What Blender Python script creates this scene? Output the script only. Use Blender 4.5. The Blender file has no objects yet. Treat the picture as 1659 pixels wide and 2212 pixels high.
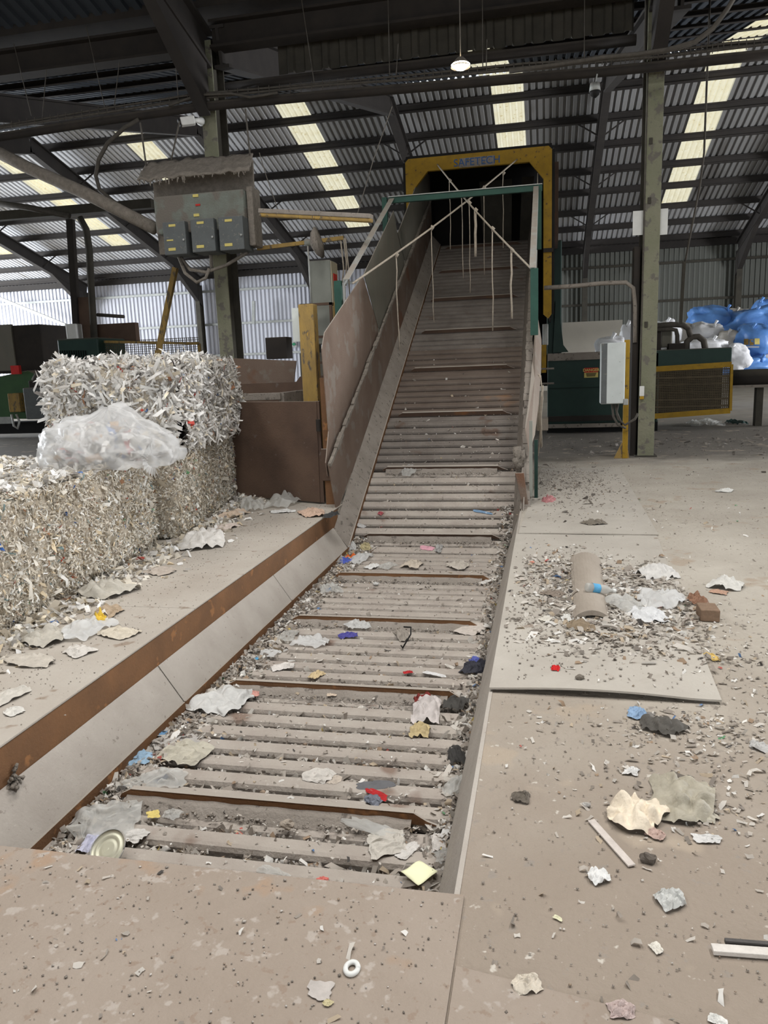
import bpy, math, random
import numpy as np
from mathutils import Vector, Matrix, noise as mn

random.seed(7)
rng = np.random.default_rng(11)
S = bpy.context.scene
COL = S.collection

# ------------------------------------------------------------------ camera
W, H, FPX = 1659, 2212, 1645.0
CAM = np.array([0.0, 0.0, 1.6])
_y, _p, _r = [math.radians(a) for a in (12.2, 10.8, 2.2)]
_F = np.array([-math.sin(_y) * math.cos(_p), math.cos(_y) * math.cos(_p), -math.sin(_p)])
_R0 = np.array([math.cos(_y), math.sin(_y), 0.0])
_U0 = np.cross(_R0, _F)
_R = math.cos(_r) * _R0 - math.sin(_r) * _U0
_U = math.sin(_r) * _R0 + math.cos(_r) * _U0
cd = bpy.data.cameras.new('camera')
cam = bpy.data.objects.new('camera', cd)
COL.objects.link(cam)
cd.sensor_fit = 'VERTICAL'
cd.sensor_height = 36.0
cd.lens = FPX / H * 36.0
cd.clip_start = 0.05
cd.clip_end = 300
cam.matrix_world = Matrix(((_R[0], _U[0], -_F[0], CAM[0]), (_R[1], _U[1], -_F[1], CAM[1]),
                           (_R[2], _U[2], -_F[2], CAM[2]), (0, 0, 0, 1)))
S.camera = cam

# ------------------------------------------------------------------ light and exposure
S.view_settings.view_transform = 'Standard'
S.view_settings.look = 'None'
S.view_settings.gamma = 1.0
S.view_settings.use_curve_mapping = False
S.view_settings.exposure = 0.0
S.cycles.max_bounces = 6
S.cycles.diffuse_bounces = 3
S.cycles.glossy_bounces = 2
S.cycles.transparent_max_bounces = 20
S.cycles.caustics_reflective = False
S.cycles.caustics_refractive = False
S.cycles.adaptive_threshold = 0.08
wd = bpy.data.worlds.new('overcast_sky')
S.world = wd
wd.use_nodes = True
wd.node_tree.nodes['Background'].inputs[0].default_value = (0.93, 0.97, 1.0, 1)
wd.node_tree.nodes['Background'].inputs[1].default_value = 1.0
wd.cycles.sampling_method = 'NONE'


def area(name, loc, rot, sx, sy, power, color=(1, 1, 1)):
    l = bpy.data.lights.new(name, 'AREA')
    l.shape = 'RECTANGLE'
    l.size, l.size_y, l.energy, l.color = sx, sy, power, color
    o = bpy.data.objects.new(name, l)
    COL.objects.link(o)
    o.location, o.rotation_euler = loc, rot
    return o


R90 = math.pi / 2
area('daylight_front_door', (0, -9, 3.4), (R90, 0, 0), 16, 6, 480, (0.97, 0.985, 1.0))
area('daylight_left_door', (-42, 29, 3.8), (R90, 0, -R90), 24, 7, 17000, (0.90, 0.95, 1.0))
area('daylight_right_door', (21.5, 20.5, 2.6), (R90, 0, R90), 8, 4.5, 4600, (0.95, 0.97, 1.0))
for i, (sx_, e_) in enumerate(((-6.6, 520), (-1.6, 520), (3.4, 760))):
    area('daylight_rooflight', (sx_, 3.2, 9.35), (math.radians(-14.6), 0, 0), 1.2, 8.0, e_, (1.0, 0.985, 0.965))


# ------------------------------------------------------------------ helpers
def ray(px, py):
    return _F + _R * (px - W / 2) / FPX - _U * (py - H / 2) / FPX


def onz(px, py, z=0.0):
    d = ray(px, py)
    return CAM + d * ((z - CAM[2]) / d[2])


def ony(px, py, y):
    d = ray(px, py)
    return CAM + d * (y / d[1])


def onx(px, py, x):
    d = ray(px, py)
    return CAM + d * (x / d[0])


class MB:
    def __init__(self):
        self.v, self.f = [], []

    def add(self, vs, fs):
        o = len(self.v)
        self.v += [tuple(map(float, p)) for p in vs]
        self.f += [tuple(i + o for i in q) for q in fs]
        return self

    def box(self, x0, x1, y0, y1, z0, z1):
        return self.add([(x0, y0, z0), (x1, y0, z0), (x1, y1, z0), (x0, y1, z0), (x0, y0, z1), (x1, y0, z1), (x1, y1, z1), (x0, y1, z1)],
                        [(3, 2, 1, 0), (4, 5, 6, 7), (0, 1, 5, 4), (1, 2, 6, 5), (2, 3, 7, 6), (3, 0, 4, 7)])

    def beam(self, p0, p1, w, h, up=(0, 0, 1)):
        p0, p1, up = Vector(p0), Vector(p1), Vector(up)
        d = (p1 - p0).normalized()
        s = d.cross(up)
        if s.length < 1e-4:
            s = d.cross(Vector((0, 1, 0)))
        s.normalize()
        u = s.cross(d)
        vs = []
        for p in (p0, p1):
            for a, b in ((-1, -1), (1, -1), (1, 1), (-1, 1)):
                vs.append(p + s * (a * w / 2) + u * (b * h / 2))
        return self.add(vs, [(0, 1, 2, 3), (7, 6, 5, 4), (0, 4, 5, 1), (1, 5, 6, 2), (2, 6, 7, 3), (3, 7, 4, 0)])

    def tube(self, pts, r, n=8, cap=True):
        pts = [Vector(p) for p in pts]
        rs = r if isinstance(r, (list, tuple)) else [r] * len(pts)
        vs, fs = [], []
        prev = None
        for i, p in enumerate(pts):
            a = pts[max(i - 1, 0)]
            b = pts[min(i + 1, len(pts) - 1)]
            d = (b - a).normalized()
            if prev is None:
                ref = Vector((0, 0, 1)) if abs(d.z) < 0.9 else Vector((1, 0, 0))
                s = d.cross(ref).normalized()
            else:
                s = (prev - d * prev.dot(d)).normalized()
            prev = s
            t = d.cross(s)
            for k in range(n):
                an = 2 * math.pi * k / n
                vs.append(p + (s * math.cos(an) + t * math.sin(an)) * rs[i])
        for i in range(len(pts) - 1):
            for k in range(n):
                k2 = (k + 1) % n
                fs.append((i * n + k, i * n + k2, (i + 1) * n + k2, (i + 1) * n + k))
        if cap:
            fs.append(tuple(range(n - 1, -1, -1)))
            fs.append(tuple(range((len(pts) - 1) * n, len(pts) * n)))
        return self.add(vs, fs)

    def prism(self, poly, off):
        n = len(poly)
        off = Vector(off)
        vs = [Vector(p) for p in poly] + [Vector(p) + off for p in poly]
        fs = [tuple(range(n - 1, -1, -1)), tuple(range(n, 2 * n))]
        fs += [(i, (i + 1) % n, (i + 1) % n + n, i + n) for i in range(n)]
        return self.add(vs, fs)

    def ibeam(self, p0, p1, w, h, t=0.03, up=(0, 0, 1)):
        p0, p1, upv = Vector(p0), Vector(p1), Vector(up)
        d = (p1 - p0).normalized()
        s = d.cross(upv).normalized()
        u = s.cross(d)
        self.beam(p0 + u * (h / 2 - t / 2), p1 + u * (h / 2 - t / 2), w, t, up)
        self.beam(p0 - u * (h / 2 - t / 2), p1 - u * (h / 2 - t / 2), w, t, up)
        return self.beam(p0, p1, t, h - 2 * t, up)

    def build(self, name, mat, parent=None, smooth=False, bevel=0.0, solid=0.0, **tags):
        me = bpy.data.meshes.new(name)
        me.from_pydata(self.v, [], self.f)
        me.update()
        return mkobj(name, me, mat, parent, smooth, bevel, solid, **tags)


def mkobj(name, me, mat, parent=None, smooth=False, bevel=0.0, solid=0.0, label=None, cat=None, group=None, kind=None):
    o = bpy.data.objects.new(name, me)
    COL.objects.link(o)
    if mat is not None and not me.materials:
        me.materials.append(mat)
    if smooth:
        me.shade_smooth()
    if solid:
        m = o.modifiers.new('thickness', 'SOLIDIFY')
        m.thickness = solid
        m.offset = 0
    if bevel:
        m = o.modifiers.new('bevel', 'BEVEL')
        m.width = bevel
        m.segments = 2
        m.limit_method = 'ANGLE'
    if parent is not None:
        o.parent = parent
        o.matrix_parent_inverse = parent.matrix_world.inverted()
    return tag(o, label, cat, group, kind)


def tag(o, label=None, cat=None, group=None, kind=None):
    for k, v in (('label', label), ('category', cat), ('group', group), ('kind', kind)):
        if v:
            o[k] = v
    return o


def thing(name, loc, label, cat, group=None):
    o = bpy.data.objects.new(name, None)
    COL.objects.link(o)
    o.location = loc
    o.empty_display_size = 0.1
    o.matrix_world = Matrix.Translation(Vector(loc))
    return tag(o, label, cat, group)


# ------------------------------------------------------------------ materials
def lin(c):
    return tuple(((x / 255) / 12.92 if x / 255 <= 0.04045 else ((x / 255 + 0.055) / 1.055) ** 2.4) for x in c)


def M(name, c, c2=None, scale=3.0, rough=0.85, metal=0.0, bump=0.0, bscale=40.0, spot=None, dust=None, stretch=None, alpha=None, trans=0.0, contrast=0.25, soil_shade=None):
    """c, c2: sRGB colours blended by noise; spot=(colour, scale, threshold); dust=(colour, amount) settles on faces that look up."""
    m = bpy.data.materials.new(name)
    m.use_nodes = True
    nt = m.node_tree
    N, L = nt.nodes, nt.links
    b = N['Principled BSDF']
    b.inputs['Roughness'].default_value = rough
    b.inputs['Metallic'].default_value = metal
    b.inputs['Specular IOR Level'].default_value = 0.3
    geo = N.new('ShaderNodeNewGeometry')
    pos = geo.outputs['Position']
    if stretch:
        mp = N.new('ShaderNodeMapping')
        mp.inputs['Scale'].default_value = stretch
        L.new(pos, mp.inputs[0])
        pos = mp.outputs[0]

    def nz(sc, det=4.0):
        n = N.new('ShaderNodeTexNoise')
        n.inputs['Scale'].default_value = sc
        n.inputs['Detail'].default_value = det
        n.inputs['Roughness'].default_value = 0.6
        L.new(pos, n.inputs['Vector'])
        return n.outputs['Fac']

    def ramp(src, a, bb):
        r = N.new('ShaderNodeMapRange')
        r.inputs[1].default_value, r.inputs[2].default_value = a, bb
        L.new(src, r.inputs[0])
        return r.outputs[0]

    def mix(f, a, bb):
        x = N.new('ShaderNodeMix')
        x.data_type = 'RGBA'
        for sock, val in ((x.inputs[0], f), (x.inputs[6], a), (x.inputs[7], bb)):
            if hasattr(val, 'links'):
                L.new(val, sock)
            elif isinstance(val, tuple):
                sock.default_value = (*val[:3], 1)
            else:
                sock.default_value = val
        return x.outputs[2]

    col = lin(c)
    if c2:
        col = mix(ramp(nz(scale), 0.5 - contrast, 0.5 + contrast), lin(c), lin(c2))
    for (sc, a0, a1, b1, b0) in (soil_shade or []):      # ground soiling and painted shade: colour laid between y a0..b0
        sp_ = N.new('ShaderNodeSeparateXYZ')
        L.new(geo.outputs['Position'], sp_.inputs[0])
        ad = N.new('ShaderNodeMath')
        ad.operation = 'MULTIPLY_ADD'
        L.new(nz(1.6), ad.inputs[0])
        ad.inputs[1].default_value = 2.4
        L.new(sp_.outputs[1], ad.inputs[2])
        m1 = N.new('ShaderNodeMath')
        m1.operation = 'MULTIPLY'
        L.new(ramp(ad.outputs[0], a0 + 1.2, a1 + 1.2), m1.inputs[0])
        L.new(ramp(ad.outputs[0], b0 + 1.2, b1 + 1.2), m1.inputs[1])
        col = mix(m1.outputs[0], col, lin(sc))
    if spot:
        for sp in (spot if isinstance(spot, list) else [spot]):
            col = mix(ramp(nz(sp[1], 3.0), sp[2], sp[2] + 0.06), col, lin(sp[0]))
    if dust:
        sep = N.new('ShaderNodeSeparateXYZ')
        L.new(geo.outputs['Normal'], sep.inputs[0])
        up = ramp(sep.outputs[2], 0.15, 0.9)
        mm = N.new('ShaderNodeMath')
        mm.operation = 'MULTIPLY'
        L.new(up, mm.inputs[0])
        L.new(ramp(nz(6.0), 0.5 - dust[1] * 0.5, 0.75 - dust[1] * 0.5), mm.inputs[1])
        col = mix(mm.outputs[0], col, lin(dust[0]))
    if isinstance(col, tuple):
        b.inputs['Base Color'].default_value = (*col, 1)
    else:
        L.new(col, b.inputs['Base Color'])
    if bump:
        bp = N.new('ShaderNodeBump')
        bp.inputs['Strength'].default_value = bump
        bp.inputs['Distance'].default_value = 0.02
        L.new(nz(bscale, 5.0), bp.inputs['Height'])
        L.new(bp.outputs[0], b.inputs['Normal'])
    if trans:
        t = N.new('ShaderNodeBsdfTranslucent')
        if isinstance(col, tuple):
            t.inputs[0].default_value = (*col, 1)
        else:
            L.new(col, t.inputs[0])
        ms = N.new('ShaderNodeMixShader')
        ms.inputs[0].default_value = trans
        L.new(b.outputs[0], ms.inputs[1])
        L.new(t.outputs[0], ms.inputs[2])
        out = ms.outputs[0]
        L.new(out, N['Material Output'].inputs[0])
    else:
        out = b.outputs[0]
    if alpha is not None:
        tr = N.new('ShaderNodeBsdfTransparent')
        ms = N.new('ShaderNodeMixShader')
        ms.inputs[0].default_value = alpha
        L.new(tr.outputs[0], ms.inputs[1])
        L.new(out, ms.inputs[2])
        L.new(ms.outputs[0], N['Material Output'].inputs[0])
    return m


def Mcol(name, rough=0.85, trans=0.25):
    """each piece carries its own colour"""
    m = bpy.data.materials.new(name)
    m.use_nodes = True
    N, L = m.node_tree.nodes, m.node_tree.links
    a = N.new('ShaderNodeVertexColor')
    a.layer_name = 'Col'
    b = N['Principled BSDF']
    b.inputs['Roughness'].default_value = rough
    b.inputs['Specular IOR Level'].default_value = 0.3
    L.new(a.outputs[0], b.inputs['Base Color'])
    if trans:
        t = N.new('ShaderNodeBsdfTranslucent')
        L.new(a.outputs[0], t.inputs[0])
        ms = N.new('ShaderNodeMixShader')
        ms.inputs[0].default_value = trans
        L.new(b.outputs[0], ms.inputs[1])
        L.new(t.outputs[0], ms.inputs[2])
        L.new(ms.outputs[0], N['Material Output'].inputs[0])
    return m


def Memit(name, color, strength):
    m = bpy.data.materials.new(name)
    m.use_nodes = True
    b = m.node_tree.nodes['Principled BSDF']
    b.inputs['Base Color'].default_value = (*color, 1)
    b.inputs['Emission Color'].default_value = (*color, 1)
    b.inputs['Emission Strength'].default_value = strength
    return m


DUST = (160, 152, 142)
mt = {}
mt['floor'] = M('dusty_concrete', (180, 173, 161), (154, 146, 134), 1.1, 0.9, bump=0.5, bscale=30, spot=[((140, 131, 121), 14.0, 0.63), ((160, 147, 131), 2.3, 0.60), ((188, 181, 170), 17.0, 0.66)], soil_shade=[((143, 131, 118), -40, -39, 2.2, 4.6), ((112, 106, 98), 12.0, 13.2, 17, 27)])  # far band: dark dust plus the shade past the valley put into colour
mt['deck'] = M('dusty_steel_deck', (174, 167, 157), (158, 149, 138), 1.6, 0.85, bump=0.25, bscale=35, spot=[((140, 126, 112), 5.0, 0.64)])
mt['front'] = M('rusty_front_deck', (154, 142, 130), (138, 125, 112), 1.7, 0.85, bump=0.3, bscale=40, spot=[((152, 130, 110), 3.2, 0.60), ((162, 152, 142), 16.0, 0.60), ((138, 122, 108), 26.0, 0.62)])
mt['plate'] = M('worn_steel_plate', (179, 173, 163), (162, 155, 145), 2.0, 0.75, bump=0.25, bscale=45, spot=[((146, 134, 122), 7.0, 0.66)])
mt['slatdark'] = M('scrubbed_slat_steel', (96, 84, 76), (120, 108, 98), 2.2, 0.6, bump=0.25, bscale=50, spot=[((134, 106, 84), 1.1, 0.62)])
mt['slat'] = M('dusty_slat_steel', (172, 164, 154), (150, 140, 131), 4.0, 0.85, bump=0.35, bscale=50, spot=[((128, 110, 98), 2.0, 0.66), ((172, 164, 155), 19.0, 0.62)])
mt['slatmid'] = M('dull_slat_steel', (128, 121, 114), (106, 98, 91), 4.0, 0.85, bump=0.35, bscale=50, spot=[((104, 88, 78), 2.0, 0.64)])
mt['skirt'] = M('dusty_skirt_plate', (178, 171, 162), (160, 152, 143), 3.0, 0.85, bump=0.3, bscale=50, spot=[((142, 134, 125), 26.0, 0.66)])
mt['bed'] = M('dark_belt_bed', (34, 29, 26), (52, 45, 39), 8.0, 0.95)
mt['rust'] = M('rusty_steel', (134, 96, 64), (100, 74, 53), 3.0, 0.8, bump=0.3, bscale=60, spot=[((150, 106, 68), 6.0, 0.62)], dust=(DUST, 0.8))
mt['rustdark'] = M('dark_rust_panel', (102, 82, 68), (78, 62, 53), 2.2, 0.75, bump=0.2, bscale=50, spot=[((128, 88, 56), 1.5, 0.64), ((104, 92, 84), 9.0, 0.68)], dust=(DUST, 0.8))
mt['ledge'] = M('dusty_ledge', (150, 142, 133), (128, 120, 111), 5.0, 0.9, bump=0.6, bscale=55, spot=[((104, 97, 90), 16.0, 0.60)])
mt['wallplate'] = M('dust_coated_plate', (128, 112, 100), (108, 90, 78), 1.6, 0.85, bump=0.4, bscale=60, spot=[((126, 116, 106), 3.0, 0.56), ((116, 86, 68), 1.2, 0.62)], dust=(DUST, 1.0))
mt['panelgrey'] = M('grey_green_panel', (104, 104, 94), (120, 114, 104), 2.5, 0.8, bump=0.3, bscale=60, stretch=(1, 1, 0.35), dust=(DUST, 0.9))
mt['galv'] = M('painted_galvanised', (178, 180, 176), (150, 152, 150), 8.0, 0.6, metal=0.2, bump=0.15, dust=(DUST, 0.4))
mt['green'] = M('green_paint', (40, 78, 66), (30, 60, 52), 5.0, 0.6, dust=((120, 128, 118), 0.7))
mt['dkgreen'] = M('dark_green_machine_paint', (20, 46, 40), (28, 56, 48), 3.0, 0.5, bump=0.05, dust=((96, 92, 84), 0.9))
mt['ltgreen'] = M('green_machine_paint', (62, 96, 58), (52, 80, 52), 3.0, 0.6, dust=((120, 112, 100), 0.9))
mt['yellow'] = M('yellow_paint', (168, 132, 26), (136, 106, 28), 7.0, 0.6, bump=0.1, spot=((92, 72, 44), 14.0, 0.64), dust=((150, 138, 100), 0.5))
mt['yellowworn'] = M('worn_yellow_paint', (168, 138, 74), (132, 110, 70), 9.0, 0.7, bump=0.3, spot=[((96, 86, 72), 14.0, 0.56), ((186, 146, 62), 7.0, 0.62)], stretch=(1, 1, 0.4))
mt['dark'] = M('dark_steel', (40, 37, 35), (56, 50, 45), 3.0, 0.8, dust=((92, 86, 78), 0.6))
mt['roofsteel'] = M('dark_roof_steel', (48, 45, 44), (60, 56, 53), 2.0, 0.85)
mt['black'] = M('black_rubber', (22, 22, 23), (34, 33, 32), 5.0, 0.8)
mt['hooddark'] = M('dark_hood_steel', (26, 25, 26), (38, 35, 33), 2.0, 0.9)  # near-black steel colour for the hood
mt['column'] = M('green_grey_column', (118, 120, 98), (136, 134, 116), 2.2, 0.9, bump=0.8, bscale=28, spot=[((108, 104, 96), 6.0, 0.56)], dust=(DUST, 1.0))
mt['colside'] = M('dark_column_web', (58, 56, 50), (76, 72, 64), 3.0, 0.9, bump=0.4)
mt['fluff'] = M('grey_dust_fluff', (146, 138, 128), (116, 109, 100), 14.0, 1.0, bump=1.0, bscale=45)
mt['boxgrey'] = M('grey_control_box', (98, 102, 102), (88, 91, 91), 6.0, 0.6, spot=((118, 116, 110), 20.0, 0.62), dust=((126, 119, 110), 1.0))
mt['boxgreen'] = M('pale_green_box', (128, 136, 128), (112, 112, 103), 5.0, 0.8, bump=0.8, bscale=45, spot=((116, 110, 102), 2.2, 0.47), dust=((126, 119, 110), 1.0))
mt['roofsheet'] = M('grey_roof_sheet', (206, 207, 210), (184, 184, 186), 0.6, 0.7, stretch=(1, 0.15, 0.15), spot=((168, 166, 164), 1.2, 0.62))
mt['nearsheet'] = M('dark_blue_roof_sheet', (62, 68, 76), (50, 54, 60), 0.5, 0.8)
mt['dullsheet'] = M('dull_grey_sheet', (112, 114, 108), (94, 95, 90), 0.5, 0.75, stretch=(1, 1, 0.2))
mt['roofdull'] = M('darker_roof_sheet', (150, 150, 150), (128, 127, 126), 0.6, 0.75, stretch=(1, 0.15, 0.15), spot=((116, 114, 112), 1.2, 0.62))  # darker copy of the roof sheet for the right-hand bays
mt['wallsheet'] = M('pale_wall_sheet', (212, 213, 222), (196, 198, 206), 0.4, 0.6, stretch=(1, 1, 0.15))
mt['skylight'] = M('translucent_roof_sheet', (252, 246, 222), (242, 232, 198), 2.5, 0.6, trans=0.94, spot=((222, 206, 160), 6.0, 0.62))
mt['board'] = M('cream_board', (178, 172, 160), (164, 158, 148), 1.0, 0.9)
mt['white'] = M('white_enamel', (206, 212, 210), (196, 202, 200), 6.0, 0.5, spot=((120, 122, 122), 22.0, 0.70))
mt['whiteplain'] = M('white_plastic', (216, 216, 212), (204, 204, 200), 8.0, 0.5)
mt['cable'] = M('dusty_cable', (92, 87, 80), (70, 66, 61), 12.0, 0.9)
mt['rope'] = M('dusty_rope', (172, 162, 146), (142, 132, 120), 25.0, 0.95)
mt['meshwire'] = M('dusty_guard_mesh', (92, 82, 64), (74, 66, 52), 9.0, 0.8)
mt['red'] = M('red_plastic', (206, 44, 40), (190, 36, 34), 8.0, 0.5)
mt['labelyellow'] = M('yellow_label', (206, 190, 112), None, rough=0.6)
mt['blue'] = M('blue_print', (58, 92, 140), None, rough=0.7)
mt['bluebag'] = M('blue_sack_film', (112, 158, 218), (84, 132, 202), 2.0, 0.35, bump=0.5, bscale=9, trans=0.15)
mt['whitebag'] = M('white_sack_film', (242, 242, 244), (228, 228, 230), 3.0, 0.45, bump=0.5, bscale=9, trans=0.2)
mt['greybag'] = M('grey_sack_film', (206, 201, 193), (188, 182, 174), 3.0, 0.5, bump=0.5, bscale=9)
mt['film'] = M('clear_plastic_film', (226, 226, 222), (206, 204, 198), 8.0, 0.3, bump=0.4, bscale=30, alpha=0.60, trans=0.35)
mt['filmwhite'] = M('milky_plastic_film', (232, 232, 230), (214, 213, 210), 8.0, 0.35, bump=0.5, bscale=24, alpha=0.80, trans=0.3)
mt['bagfilm'] = M('thin_bag_film', (238, 238, 238), (222, 222, 220), 6.0, 0.25, bump=0.6, bscale=16, alpha=0.44, trans=0.25)
mt['mixed'] = Mcol('mixed_waste')
mt['balecore'] = M('bale_core', (196, 186, 169), (164, 152, 136), 28.0, 0.95, bump=1.0, bscale=40)
mt['lampglow'] = Memit('lamp_glow', (1.0, 0.86, 0.6), 60.0)
mt['meter'] = M('grey_cabinet', (138, 140, 132), (124, 126, 118), 3.0, 0.6, dust=(DUST, 0.5))
mt['cream'] = M('cream_cabinet_face', (182, 174, 150), (166, 158, 136), 4.0, 0.6)
mt['redprint'] = M('red_print', (186, 48, 40), None, rough=0.7)
mt['blackprint'] = M('black_print', (34, 32, 30), None, rough=0.7)
mt['concretewood'] = M('grey_plank', (160, 150, 138), (140, 130, 118), 5.0, 0.9, bump=0.4, stretch=(1, 0.3, 1))
_pc = {}


def paint(c, rough=0.8, trans=0.0, film=None):
    k = (c, rough, trans, film)
    if k not in _pc:
        c2 = tuple(int(x * 0.86) for x in c)
        _pc[k] = M('litter_colour', c, c2, 22.0, rough, bump=0.3, bscale=60, trans=trans, alpha=film)
    return _pc[k]


# ------------------------------------------------------------------ many small pieces as one mesh
def chips(name, P, size, cols, parent=None, mat=None, elong=2.0, curl=0.4, flat=0.6, nrm=None, **tags):
    """bent scraps: each 6 vertices, 2 quads; P (n,3) centres, nrm optional outward normals"""
    n = len(P)
    P = np.asarray(P, float)
    size = np.broadcast_to(np.asarray(size, float), (n,))
    if nrm is None:
        nr = np.tile(np.array([0.0, 0, 1]), (n, 1))
    else:
        nr = np.asarray(nrm, float)
    nr = nr + rng.normal(0, flat, (n, 3))
    nr /= np.linalg.norm(nr, axis=1, keepdims=True) + 1e-9
    a = rng.normal(0, 1, (n, 3))
    t = a - nr * np.sum(a * nr, axis=1, keepdims=True)
    t /= np.linalg.norm(t, axis=1, keepdims=True) + 1e-9
    b = np.cross(nr, t)
    el = 1 + rng.random(n) * (elong - 1)
    hw = (size * el / 2)[:, None]
    hb = (size / 2 / np.sqrt(el))[:, None]
    V = np.zeros((n, 6, 3))
    cu = (rng.normal(0, curl, n) * size)[:, None]
    for k, s in enumerate((-1, 0, 1)):
        lift = nr * (cu if s == 0 else 0)
        j1, j2 = rng.uniform(0.55, 1.2, (n, 1)), rng.uniform(0.55, 1.2, (n, 1))
        V[:, k * 2] = P + t * hw * s * j1 + b * hb * j2 + lift
        V[:, k * 2 + 1] = P + t * hw * s * j2 - b * hb * j1 + lift
    faces = (np.arange(n)[:, None] * 6)[:, :, None] + np.array([[0, 1, 3, 2], [2, 3, 5, 4]])[None]
    return npmesh(name, V.reshape(-1, 3), faces.reshape(-1, 4), np.repeat(cols, 6, axis=0), parent, mat, **tags)


def lumps(name, P, size, cols, parent=None, mat=None, squash=0.6, **tags):
    n = len(P)
    base = np.array([[1, 0, 0], [-1, 0, 0], [0, 1, 0], [0, -1, 0], [0, 0, 1], [0, 0, -1]], float)
    V = base[None] * rng.uniform(0.5, 1.3, (n, 6, 1)) * (np.broadcast_to(size, (n,))[:, None, None] / 2)
    V[:, :, 2] *= squash
    an = rng.random(n) * 6.28
    c, s = np.cos(an)[:, None], np.sin(an)[:, None]
    x, y = V[:, :, 0].copy(), V[:, :, 1].copy()
    V[:, :, 0], V[:, :, 1] = c * x - s * y, s * x + c * y
    V += np.asarray(P)[:, None]
    tri = np.array([[0, 2, 4], [2, 1, 4], [1, 3, 4], [3, 0, 4], [2, 0, 5], [1, 2, 5], [3, 1, 5], [0, 3, 5]])
    F = (np.arange(n)[:, None] * 6)[:, :, None] + tri[None]
    return npmesh(name, V.reshape(-1, 3), F.reshape(-1, 3), np.repeat(cols, 6, axis=0), parent, mat, **tags)


def npmesh(name, V, F, cols, parent=None, mat=None, smooth=False, **tags):
    me = bpy.data.meshes.new(name)
    k = F.shape[1]
    me.vertices.add(len(V))
    me.vertices.foreach_set('co', np.ascontiguousarray(V, np.float32).ravel())
    me.loops.add(F.size)
    me.loops.foreach_set('vertex_index', np.ascontiguousarray(F, np.int32).ravel())
    me.polygons.add(len(F))
    me.polygons.foreach_set('loop_start', np.arange(0, F.size, k, dtype=np.int32))
    if cols is not None:
        at = me.attributes.new('Col', 'FLOAT_COLOR', 'POINT')
        c4 = np.ones((len(V), 4), np.float32)
        c4[:, :3] = cols
        at.data.foreach_set('color', c4.ravel())
    me.update(calc_edges=True)
    me.validate()
    return mkobj(name, me, mat or mt['mixed'], parent, smooth, **tags)


PAL_GREY = [((164, 155, 145), 6), ((148, 139, 129), 5), ((182, 174, 164), 4), ((128, 119, 110), 2), ((210, 204, 196), 1), ((152, 134, 116), 1)]
PAL_LITTER = [((200, 194, 185), 6), ((178, 170, 160), 7), ((154, 145, 135), 6), ((222, 219, 213), 3), ((130, 122, 113), 3), ((184, 168, 146), 2),
              ((156, 134, 112), .6), ((84, 80, 77), .6), ((180, 96, 88), .12), ((96, 126, 168), .10), ((204, 184, 110), .08), ((104, 150, 112), .05)]
PAL_BALE = [((228, 222, 210), 8), ((214, 206, 191), 8), ((196, 186, 169), 6), ((170, 159, 142), 2.5), ((214, 197, 168), 3), ((242, 240, 234), 6), ((140, 128, 114), .6),
            ((150, 112, 84), .5), ((120, 140, 140), .5), ((186, 74, 56), .12), ((60, 100, 170), .12), ((70, 150, 90), .07)]
PAL_DARK = [((130, 123, 115), 5), ((116, 110, 103), 5), ((144, 137, 128), 3), ((102, 96, 90), 2), ((176, 170, 162), .5)]
PAL_WHITE = [((236, 234, 230), 10), ((220, 217, 212), 8), ((198, 194, 188), 5), ((166, 162, 156), 2), ((230, 219, 197), 2), ((126, 121, 116), 1), ((176, 130, 100), .3),
             ((190, 80, 70), .08), ((80, 120, 180), .08)]


def pick(pal, n, jit=0.08):
    cs = np.array([lin(p[0]) for p in pal])
    w = np.array([p[1] for p in pal], float)
    c = cs[rng.choice(len(pal), n, p=w / w.sum())]
    return np.clip(c * (1 + rng.normal(0, jit, (n, 1))), 0, 1)

# ================================================================== SETTING
# floor with the conveyor pit cut out
PX0, PX1, PY0, PY1 = -2.38, -0.26, 2.05, 9.3
fl = MB()
X0, X1, Y0, Y1 = -60, 40, -16, 43
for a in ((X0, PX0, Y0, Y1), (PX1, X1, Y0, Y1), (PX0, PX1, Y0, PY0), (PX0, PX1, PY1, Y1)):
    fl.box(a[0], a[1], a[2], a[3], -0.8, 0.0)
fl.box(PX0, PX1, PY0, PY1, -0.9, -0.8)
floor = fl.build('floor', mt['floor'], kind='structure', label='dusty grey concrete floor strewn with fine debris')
# steel plates let into the floor around the pit
p = MB()
for (y0, y1) in ((2.06, 4.65), (4.655, 6.3), (6.305, 8.62)):
    p = MB().prism([(-3.62, y0, 0), (PX0 + 0.012, y0, 0), (PX0 + 0.012, y1, 0), (-3.62, y1, 0)], (0, 0, 0.012))
    p.build('floor_plate', mt['deck'], floor, bevel=0.003)
MB().prism([(-7.0, 0.2, 0), (-0.24, 0.2, 0), (-0.24, 2.055, 0), (-7.0, 2.055, 0)], (0, 0, 0.012)).build('floor_plate', mt['front'], floor, bevel=0.003)
MB().prism([(-0.235, -1.0, 0), (0.75, -1.0, 0), (0.75, 1.62, 0), (-0.235, 1.78, 0)], (0, 0, 0.006)).build('floor_plate', mt['front'], floor, bevel=0.002)
# vertical rusty faces of the pit
MB().box(PX0 - 0.02, PX0 + 0.004, PY0, 8.42, -0.3, -0.006).build('pit_face_plate', mt['rust'], floor)
MB().box(PX0, PX1, PY0 - 0.02, PY0 + 0.004, -0.6, -0.003).build('pit_face_plate', mt['rust'], floor)

# ---- roof: far span from the valley (y 13) over the ridge (y 28) to the back wall (y 42.4)
YW, ZE, YR, ZR, YV, ZV = 42.4, 7.26, 28.0, 11.0, 13.0, 7.1
XL, XR = -46.0, 22.0
PITCH = 0.24


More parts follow.
